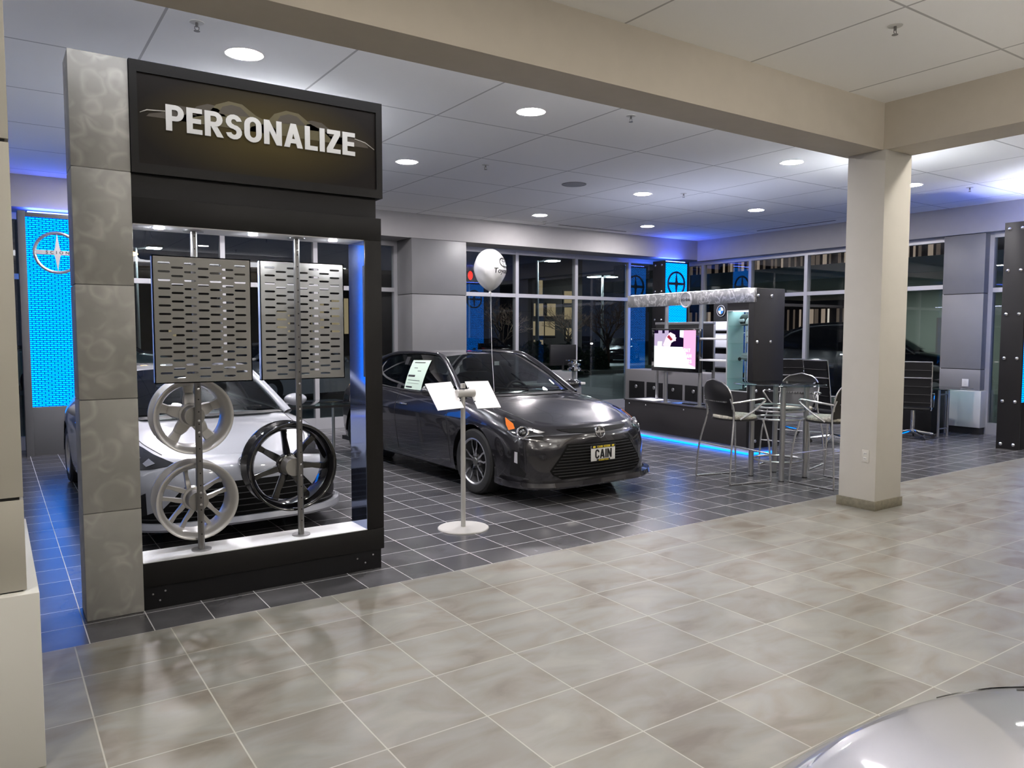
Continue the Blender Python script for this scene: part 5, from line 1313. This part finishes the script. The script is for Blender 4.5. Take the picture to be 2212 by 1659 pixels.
def bar_stool(label, x, y, rz):
    """faces local +x"""
    t = thing('bar_stool', label, 'bar stool', (x, y, 0), rz, 'bar stools round the glass table'); t.scale = (1, 1, 0.935)
    for s in (1, -1):
        w = 0.30 * s; w2 = 0.235 * s
        pts = [(0.20, w2, 0.725), (0.245, w * .95, 0.45), (0.272, w, 0.04), (0.262, w, 0.014), (0.235, w, 0.0105), (-0.225, w, 0.0105), (-0.255, w, 0.014), (-0.268, w, 0.04), (-0.245, w * .95, 0.40), (-0.185, w2, 0.74), (-0.190, w2, 0.86), (-0.225, w2 * .95, 0.98)]
        MB().tube(spline(pts, 4), 0.0105, 10).build('leg_frame', TUBE, t)
        arm = [(-0.205, w2, 0.93), (-0.06, w * 1.02, 0.955), (0.12, w * 1.02, 0.975), (0.165, w * 1.02, 0.958), (0.145, w * 1.0, 0.93), (0.02, w * .96, 0.83), (-0.10, w2, 0.735)]
        MB().tube(spline(arm, 5), [0.0115] * (5 * 6 + 1), 10).build('armrest', TUBE, t)
    MB().tube([(0.252, -0.29, 0.33), (0.252, 0.29, 0.33)], 0.0095, 10).build('foot_bar', TUBE, t)
    MB().tube([(-0.242, -0.285, 0.42), (-0.242, 0.285, 0.42)], 0.0085, 10).build('cross_bar', TUBE, t)
    q = MB(); n = 28
    ol = [(0.235 * math.cos(2 * PI * k / n) * (1.0 if math.cos(2 * PI * k / n) > 0 else 0.9), 0.235 * math.copysign(abs(math.sin(2 * PI * k / n)) ** .7, math.sin(2 * PI * k / n))) for k in range(n)]
    q.prism(ol, 0.715, 0.735, 'z'); q.build('seat_pan', BACKP, t)
    c = MB(); rr = []
    for sc, z in ((0.94, 0.735), (0.97, 0.750), (0.94, 0.768), (0.80, 0.780), (0.5, 0.786), (0.02, 0.788)): rr.append([Vector((a * sc, b * sc, z)) for a, b in ol + ol[:1]])
    c.grid(rr); c.build('seat_cushion', SEATF, t, 60)
    # shell back: D shape leaning rearwards
    rows = []; rows2 = []
    m = 14
    for i in range(m + 1):
        v = i / m; z = 0.765 + 0.425 * v; hw = 0.225 * (0.80 + 0.25 * min(1, v * 2.2)) * (1 - max(0, (v - .48) / .52) ** 2.6) ** 0.5 if v < 1 else 0.004
        xb = -0.175 - 0.10 * v - 0.03 * math.sin(PI * v); r = []; r2 = []
        for k in range(13):
            a = -1 + 2 * k / 12; cx = xb + 0.045 * (a * hw / 0.225) ** 2
            r.append(Vector((cx, a * hw, z))); r2.append(Vector((cx - 0.012, a * hw, z)))
        rows.append(r); rows2.append(r2)
    q = MB(); q.grid(rows); q.grid(rows2, True)
    for a, b in ((rows, rows2),):
        q.grid([[p for p in (r[0], r2[0])] for r, r2 in zip(a, b)]); q.grid([[p for p in (r[-1], r2[-1])] for r, r2 in zip(a, b)])
    sh = q.build('backrest', BACKP, t, 60)
    edge = [r[0] + Vector((-.006, 0, 0)) for r in rows[3:]] + [r[-1] + Vector((-.006, 0, 0)) for r in rows[:2:-1]]
    MB().tube(edge, 0.0085, 8).build('back_rim', TUBE, t)
    sl = MB()
    for k in range(-5, 6): sl.box((-0.262, k * 0.033 - 0.009, 0.93), (-0.205, k * 0.033 + 0.009, 0.942))
    sl.build('slot_row', STEEL, sh, 0)
    return t
bar_stool('bar stool left of the glass table, in front of the kiosk', 6.74, 5.572, math.radians(-12.5))
bar_stool('bar stool right of the glass table, partly hidden by the cream column', 7.40, 4.83, math.radians(88))
bar_stool('bar stool behind the glass table, its back seen over the table top', 8.10, 5.80, math.radians(196))

# ------------------------------------------------------------------ office corner on the right
def office_chair(label, x, y, rz, zs=1.0):
    t = thing('office_chair', label, 'office chair', (x, y, 0), rz, 'black office chairs near the right wall')
    q = MB(); rows = []
    for i in range(12):
        v = i / 11; z = (0.50 + 0.66 * v) * zs; xx = -0.22 - 0.10 * v; rows.append([Vector((xx + 0.02 * math.sin(i * PI), yy, z)) for yy in (-0.235, -0.12, 0, 0.12, 0.235)])
    q.grid(rows); q.grid([[p + Vector((-0.022, 0, 0)) for p in r] for r in rows], True)
    q.grid([rows[-1], [p + Vector((-0.022, 0, 0)) for p in rows[-1]]]); q.build('backrest', LEATHER, t, 60)
    rb = MB()
    for i in range(1, 11, 2):
        rb.tube([rows[i][0] + Vector((0.004, 0, 0)), rows[i][-1] + Vector((0.004, 0, 0))], 0.006, 6); rb.tube([rows[i][0] + Vector((-0.026, 0, 0)), rows[i][-1] + Vector((-0.026, 0, 0))], 0.006, 6)
    rb.build('backrest_ribs', SATINK, t)
    MB().box((-0.24, -0.24, 0.45), (0.25, 0.24, 0.50), 0.02).build('seat', LEATHER, t)
    for s in (1, -1):
        MB().tube([(-0.33, s * 0.25, 1.17 * zs), (-0.24, s * 0.25, 0.55), (-0.18, s * 0.25, 0.46), (0.25, s * 0.25, 0.47)], 0.011, 8).build('side_frame', CHROME, t)
        MB().tube([(-0.27, s * 0.25, 0.72), (0.10, s * 0.27, 0.70), (0.16, s * 0.27, 0.66), (0.14, s * 0.26, 0.48)], 0.012, 8).build('armrest', CHROME, t)
    MB().tube([(-0.335, -0.25, 1.165 * zs), (-0.335, 0.25, 1.165 * zs)], 0.011, 8).build('back_rail', CHROME, t); MB().tube([(-0.305, -0.25, 0.93 * zs), (-0.305, 0.25, 0.93 * zs)], 0.010, 8).build('back_rail', CHROME, t)
    MB().cyl((0, 0, 0.10), (0, 0, 0.45), 0.03, n=16).build('gas_lift', CHROME, t)
    for k in range(5):
        a = 2 * PI * k / 5; e = Vector((0.29 * math.cos(a), 0.29 * math.sin(a), 0.075)); l = MB().tube([(0, 0, 0.12), e], [0.028, 0.018], 8).build('base_arm', CHROME, t)
        MB().cyl(e + Vector((0.012 * math.sin(a), -0.012 * math.cos(a), -0.046)), e + Vector((-0.012 * math.sin(a), 0.012 * math.cos(a), -0.046)), 0.028, n=14).build('caster', INKK, l)
    return t
office_chair('black office chair left of two, beyond the bar table by the right windows', 10.85, 8.50, math.radians(115), 1.04)
office_chair('black office chair seen square from behind, right of its twin beyond the bar table', 10.42, 7.66, math.radians(50), 1.04)
office_chair('black office chair cut by the left edge of the cream column', 10.15, 6.60, math.radians(-15), 1.05)
office_chair('black office chair at the desk right of the cream column, low chrome star base', 11.70, 6.24, math.radians(25), 1.02)
t = thing('office_desk', 'black pedestal desk with a glass side top on steel legs, before the right grey pillar', 'desk', (12.45, 6.35, 0))
MB().box((-0.30, -0.16, 0.03), (0.10, 0.42, 0.70), 0.004).build('pedestal', SATINK, t); MB().box((-0.34, -0.20, 0.70), (0.14, 0.60, 0.73), 0.004).build('top', SATINK, t)
MB().box((-0.34, -0.42, 0.735), (0.46, 0.10, 0.745), 0.002).build('glass_top', TABLEG, t)
for x, y in ((-0.24, -0.24), (0.0, -0.26), (0.36, -0.05)):
    MB().cyl((x, y, 0.0), (x, y, 0.735), 0.019, n=16).build('leg', STEEL, t)
MB().tube([(-0.24, -0.24, 0.66), (0.0, -0.26, 0.66)], 0.012, 8).tube([(-0.24, -0.24, 0.12), (0.0, -0.26, 0.12)], 0.012, 8).build('stretcher', STEEL, t)
t = thing('desk_phone', 'grey desk telephone standing on the black desk', 'telephone', (12.28, 6.62, 0.7305))
MB().box((-0.11, -0.09, 0), (0.11, 0.09, 0.03), 0.01).box((-0.09, 0.0, 0.03), (0.09, 0.08, 0.12), 0.01).build('body', DSTEEL, t); MB().tube([(-0.085, -0.05, 0.05), (-0.085, 0.08, 0.08)], 0.02, 10).build('handset', SATINK, t)
t = thing('wall_plate', 'small white blank plate on the right grey pillar, above the desk', 'wall plate', (12.995, 6.10, 0.82))
MB().box((-0.008, -0.05, -0.06), (0.004, 0.05, 0.06), 0.002).build('plate', WHITE_BLOCK, t)
MB().box((-0.010, -0.004, -0.030), (-0.007, 0.004, -0.022)).box((-0.010, -0.004, 0.022), (-0.007, 0.004, 0.030)).build('screw_heads', STEEL, t, 0)

# ------------------------------------------------------------------ the night outside
def along_px(px, depth, z):
    """a point on the ray of a given bearing: used only to set far things out on the ground"""
    a = YAW + math.atan((px - 1106) / 1654.137); c = math.cos(a - YAW); return Vector((depth / c * math.sin(a), depth / c * math.cos(a), z))
MB().box((-60, YW + 0.10, -0.20), (XW + 0.25, 120, -0.03)).box((XW + 0.25, -30, -0.20), (120, 120, -0.03)).struct('ground', ASPHALT)
MB().box((-40, 24.0, -0.03), (60, 27.5, 0.06)).struct('lawn', LAWN)
MB().box((-40, 23.8, -0.03), (60, 24.0, 0.10)).struct('kerb', pm('kerb_concrete', (0.22, 0.26, 0.25), 0.8))
def lamp_post(label, p, h, heads):
    t = thing('lamp_post', label, 'lamp post', (p.x, p.y, -0.03))
    MB().cyl((0, 0, 0), (0, 0, h), 0.11, 0.07, 14).build('mast', GALV, t); MB().cyl((0, 0, 0), (0, 0, 0.5), 0.25, n=16).build('footing', GALV, t)
    for dx in heads:
        a = MB().tube([(0, 0, h - 0.05), (dx * 0.9, -dx * 0.5, h + 0.05)], 0.04, 8); a.box((dx * 0.9 - 0.35, -dx * 0.5 - 0.35, h), (dx * 0.9 + 0.35, -dx * 0.5 + 0.35, h + 0.12), 0.03); o = a.build('lantern', GALV, t)
        MB().box((dx * 0.9 - 0.30, -dx * 0.5 - 0.30, h - 0.03), (dx * 0.9 + 0.30, -dx * 0.5 + 0.30, h - 0.002)).build('lamp', POLEL, o, 0)
lamp_post('car park lamp post with one bright head, in the middle window', along_px(1160, 40, 0), 5.4, [0.75])
lamp_post('car park lamp post with two bright heads, in the window nearest the corner', along_px(1300, 50, 0), 5.3, [-0.55, 0.55])
lamp_post('car park lamp post behind the left silver punched panel', along_px(300, 36, 0), 5.6, [0.8])
def bush(label, p, rx, ry, rz_, n=900):
    t = thing('hedge', label, 'hedge', (p.x, p.y, 0.0)); rg = random.Random(int(p.x * 100)); q = MB()
    for k in range(n):
        a = rg.uniform(0, 2 * PI); b = math.acos(rg.uniform(-.2, 1)); s = rg.uniform(.82, 1.0)
        c = Vector((rx * s * math.sin(b) * math.cos(a), ry * s * math.sin(b) * math.sin(a), rz_ * (0.1 + 0.9 * max(0, math.cos(b))) * s)); d = Vector((rg.gauss(0, 1), rg.gauss(0, 1), rg.gauss(0, 1))).normalized() * 0.13; e = d.cross(Vector((rg.gauss(0, 1), rg.gauss(0, 1), 1))).normalized() * 0.08
        q.add([c - d, c + e, c + d, c - e], [[0, 1, 2, 3]])
    q.ellipsoid((0, 0, 0), (rx * .85, ry * .85, rz_ * .85), 16, 10); q.build('foliage', HEDGE, t, 0, weld=False)
    MB().cyl((0, 0, -0.03), (0, 0, rz_ * 0.5), 0.06, n=8).build('stem', BARK, t)
bush('dark green hedge beyond the middle window, left of the lit windows', along_px(1150, 27, 0), 1.0, 0.8, 1.35)
bush('dark green hedge beyond the middle window, right of the lit windows', along_px(1226, 31, 0), 0.9, 0.8, 1.2)
bush('small dark green bush beyond the corner window, left of the parked car', along_px(1285, 34, 0), 0.6, 0.6, 1.0)
def bare_tree(label, p, h, sp, seed):
    t = thing('bare_tree', label, 'tree', (p.x, p.y, -0.03)); rg = random.Random(seed); tr = MB(); tw = MB()
    tr.tube([(0, 0, 0), (0.03, 0, h * .25), (-0.02, 0.02, h * .5)], [0.11, 0.09, 0.06], 8)
    def br(o, d, l, r, lv):
        e = o + d * l; m = o.lerp(e, .5) + Vector((rg.gauss(0, .04), rg.gauss(0, .04), rg.gauss(0, .03))) * l; (tr if lv < 1 else tw).tube([o, m, e], [r, r * .8, r * .55], 4)
        if lv < 4:
            for k in range(3 if lv < 3 else 4):
                nd = (d + Vector((rg.gauss(0, .55), rg.gauss(0, .55), rg.gauss(.12, .35)))).normalized(); br(o.lerp(e, rg.uniform(.5, 1)), nd, l * rg.uniform(.55, .8), r * .55, lv + 1)
    for k in range(7):
        a = 2 * PI * k / 7; br(Vector((0, 0, h * rg.uniform(.28, .5))), Vector((math.cos(a) * sp, math.sin(a) * sp, 1)).normalized(), h * .30, 0.045, 0)
    tr.build('trunk', BARK, t); tw.build('twigs', TWIG, t, 0, weld=False)
bare_tree('bare tree beyond the window nearest the corner', along_px(1312, 36, 0), 3.3, 0.7, 3)
bare_tree('bare tree in front of the lit windows, beyond the middle window', along_px(1228, 44, 0), 3.2, 0.7, 5)
bare_tree('bare tree seen just right of the blue reflection, first back window', along_px(1085, 40, 0), 3.2, 0.7, 8)
def far_building(label, p, w, h, d, wins, wall):
    t = thing('building', label, 'building', (p.x, p.y, -0.03), -YAW * 0.6)
    MB().box((-w / 2, 0, 0), (w / 2, d, h)).build('wall', wall, t, 0); MB().box((-w / 2 - .2, -.2, h), (w / 2 + .2, d + .2, h + .3)).build('roof', BRICKD, t, 0)
    for x, z, ww, hh in wins:
        f = MB().box((x - ww / 2 - .08, -0.06, z - .08), (x + ww / 2 + .08, 0.02, z + hh + .08)).build('window', BRICKD, t, 0); MB().box((x - ww / 2, -0.075, z), (x + ww / 2, -0.055, z + hh)).build('lit_pane', WARMWIN, f, 0)
far_building('dark building with small lit windows, beyond the middle back window', along_px(1190, 52, 0), 4.4, 7.0, 6, [(-.9, -.0 + .2, .65, 1.0), (-.9, 1.5, .75, .95), (-.1, 1.5, .7, .95), (-.9, 2.8, .65, .85), (-.0, 2.8, .6, .85), (1.3, 2.6, .75, .8), (1.3, 3.7, .8, .8), (-.75, 4.0, .25, 1.2), (1.35, 1.3, .6, .7)], BRICKD)
far_building('long dark building at night beyond the left back windows', along_px(520, 55, 0), 26, 6.0, 8, [(3.0, 1.6, .9, 1.6), (7.0, 1.6, 1.2, 2.6), (-4.5, 1.4, .5, .5), (5.4, 1.6, .9, 2.2)], BRICKD)

def plain_car(label, p, rz, paint, sc=(1, 1, 1), lights=None, name='car'):
    """car seen from afar: body, glass, wheels"""
    car = thing(name, label, 'car', (p.x, p.y, -0.03), rz); car.scale = sc
    S_ = [spline(COUPE[k], 3, True) for k in ('L0', 'L1', 'L2', 'L3', 'L4', 'L5')]; m = len(S_[0]); q = MB()
    for s in (1, -1): q.grid([[Vector((c[i].x, c[i].y * s, c[i].z)) for c in S_] for i in range(m)], s < 0)
    q.grid([[Vector((S_[5][i].x, S_[5][i].y * (1 - t / 2), S_[5][i].z + 0.03 * (1 - (1 - t / 2) ** 2))) for t in range(5)] for i in range(m)])
    q.build('body', paint, car, 50)
    G = TC['roof']; g = MB(); r = MB(); n = 4
    def both(h): return [Vector((x, -y, z)) for x, y, z in h[:0:-1]] + [Vector(x) for x in h]
    WL, WT, RT, RL = both(G['ws_low']), both(G['ws_top']), both(G['rw_top']), both(G['rw_low'])
    g.grid([WL, WT]); g.grid([RT, RL]); r.grid([WT, [a.lerp(b, .5) + Vector((0, 0, .04)) for a, b in zip(WT, RT)], RT])
    for s in (1, -1): g.grid([[Vector((x, y * s, z)) for x, y, z in G['belt']], [Vector((x, y * s, z)) for x, y, z in G['head']]]); r.tube([(x, y * s, z) for x, y, z in G['rail']], 0.05, 8)
    g.build('windows', GLOSSK, car, 40); r.build('roof', paint, car, 50)
    for cx in (0, -2.7):
        for s in (1, -1):
            A = Matrix(((1, 0, 0, cx), (0, 0, s, s * .80), (0, 1, 0, .33), (0, 0, 0, 1))); w = MB().lathe([(0, -.1), (.33, -.1), (.33, .1), (.24, .11), (0, .09)], 24, A).build('wheel', RUBBER, car); MB().lathe([(0, .10), (.21, .105), (.22, .095)], 20, A).build('hub_cap', STEEL, w)
    if lights:
        for s in (1, -1): MB().ellipsoid((.80, s * .60, .68), (.05, .13, .07), 14, 8).build('headlight', lights, car)
    for s in (1, -1): MB().ellipsoid((-.66, s * .97, 1.0), (.06, .10, .06), 12, 8).build('mirror', paint, car)
    return car
DARKP = car_paint('black_car_paint', (0.008, 0.008, 0.010), 0.3, 0.2)
TEAL = car_paint('teal_white_paint', (0.34, 0.60, 0.56), 0.1, 0.3)
plain_car('car with both headlamps on, beyond the window left of the corner', along_px(1264, 74, 0), -YAW - PI / 2 - .09, DARKP, lights=HEADL)
plain_car('black parked car seen at the right edge of the window before the corner', along_px(1338, 44, 0), -YAW - PI / 2 - .25, DARKP)
plain_car('black parked car seen just right of the blue reflection', along_px(1074, 38, 0), -YAW - PI / 2 + .5, DARKP)
plain_car('teal car outside, between the swirl-plated pillar and the left punched panel', along_px(335, 22, 0), -0.2, TEAL, (1.05, 1, 1.12))
plain_car('white car outside, seen low between the right punched panel and the side post', along_px(735, 20, 0), 0.3, WHITEPAINT)
plain_car('black car outside, beyond the right windows left of the cream column', along_px(1790, 21.5, 0), YAW + 1.9 + PI, DARKP, (1.05, 1.02, 1.22))
plain_car('second black car outside, nearer the cream column', along_px(1800, 25.6, 0), YAW + 1.9, DARKP, (1.05, 1.02, 1.25))
plain_car('tall black car outside, right of the cream column before the pale wall', along_px(2025, 16.3, 0), YAW - 1.75, DARKP, (1.1, 1.05, 1.33))
t = thing('traffic_light', 'red light showing beside the back pillar, outside the first window', 'light', (along_px(1013, 45, 0).x, along_px(1013, 45, 0).y, -0.03))
MB().cyl((0, 0, 0), (0, 0, 4.6), 0.07, n=10).build('mast', GALV, t); MB().box((-0.2, -0.15, 4.55), (0.2, 0.15, 5.6), 0.03).build('housing', INKK, t); MB().ellipsoid((0, -0.18, 5.0), (.17, .06, .26), 12, 8).build('lamp', REDL, t)
t = thing('porch_light', 'small orange street light at the left edge of the back windows', 'light', (along_px(291, 30, 0).x, along_px(291, 30, 0).y, -0.03))
MB().cyl((0, 0, 0), (0, 0, 4.65), 0.06, n=10).build('mast', GALV, t); MB().ellipsoid((0, -0.1, 4.7), (.22, .18, .08), 12, 8).build('lamp', emat('orange_lamp', (1.0, .42, .12), 18.0), t)

# covered drive beside the right windows
CG = pm('canopy_soffit', (0.55, 0.58, 0.55), 0.8); CF = pm('canopy_fascia', (0.30, 0.38, 0.36), 0.7)
t = thing('drive_canopy', 'flat grey canopy with small lamps outside the right windows', 'canopy', (19.0, 9.0, 0))
MB().box((-3.2, -7.0, 2.86), (7.0, 9.0, 2.92)).build('soffit', CG, t, 0)
MB().box((-3.3, -7.1, 2.86), (-3.2, 9.1, 3.18)).box((-3.3, -7.1, 2.86), (7.0, -7.0, 3.18)).build('fascia', CF, t, 0)
MB().box((-3.2, -7.0, 3.10), (7.0, 9.0, 3.18)).build('roof_deck', CF, t, 0)
for x, y in ((-1.4, -3.4), (-1.4, 1.6), (1.6, -3.0), (1.6, 2.2), (4.4, -3.2), (4.6, 1.0), (-1.2, 5.8)):
    MB().lathe([(0, 2.852), (0.14, 2.852), (0.15, 2.86)], 20, Matrix.Translation((x, y, 0))).build('lamp', CANOPYL, t, 0)
for x, y in ((1.2, 3.2), (5.8, -6.0)): MB().cyl((x, y, -.03), (x, y, 2.86), 0.22, n=24).build('column', CG, t)
t = thing('side_wall', 'pale green rendered wall with a grey door, outside beyond the tall black car', 'wall', (22.5, 12.6, -0.03))
MB().box((0, -4.5, 0), (0.25, 0.9, 2.89)).build('wall', PALEGREEN, t, 0); MB().box((-0.03, -2.1, 0), (0.0, -1.2, 2.1)).build('door', PANELG, t, 0)
# neighbouring showroom behind the canopy, lit strips of curtain and glass
t = thing('showroom_building', 'neighbouring glass building with lit vertical curtain strips, outside the right windows', 'building', (27.0, 12.0, -0.03))
MB().box((0.3, -1.5, 0), (0.6, 16, 7.5)).build('wall', BRICKD, t, 0)
rg = random.Random(11)
STR = [emat('curtain_glow_%s' % nm, c, s) for nm, c, s in (('warm', (1.0, .74, .58), .28), ('dim', (.8, .58, .46), .10), ('bright', (1.0, .86, .74), .6))]
y = -1.2; strips = [MB(), MB(), MB()]
while y < 15.5:
    wd = rg.uniform(.05, .16); k = rg.choice((0, 0, 1, 1, 1, 1, 2)); z1 = 2.7
    strips[k].box((0.24, y, 0.4), (0.29, y + wd, 2.62)); strips[rg.choice((0, 1, 1))].box((0.24, y, 3.6), (0.29, y + wd, 5.6)); y += wd + rg.uniform(.04, .34)
for k in range(3): o = strips[k].build('curtain_panel', STR[k], t, 0); o['kind'] = 'stuff'
MB().box((0.0, -1.4, 5.7), (0.3, 15.8, 6.6)).box((0.0, -1.4, 2.7), (0.3, 15.8, 3.5)).build('cornice', BRICKD, t, 0)
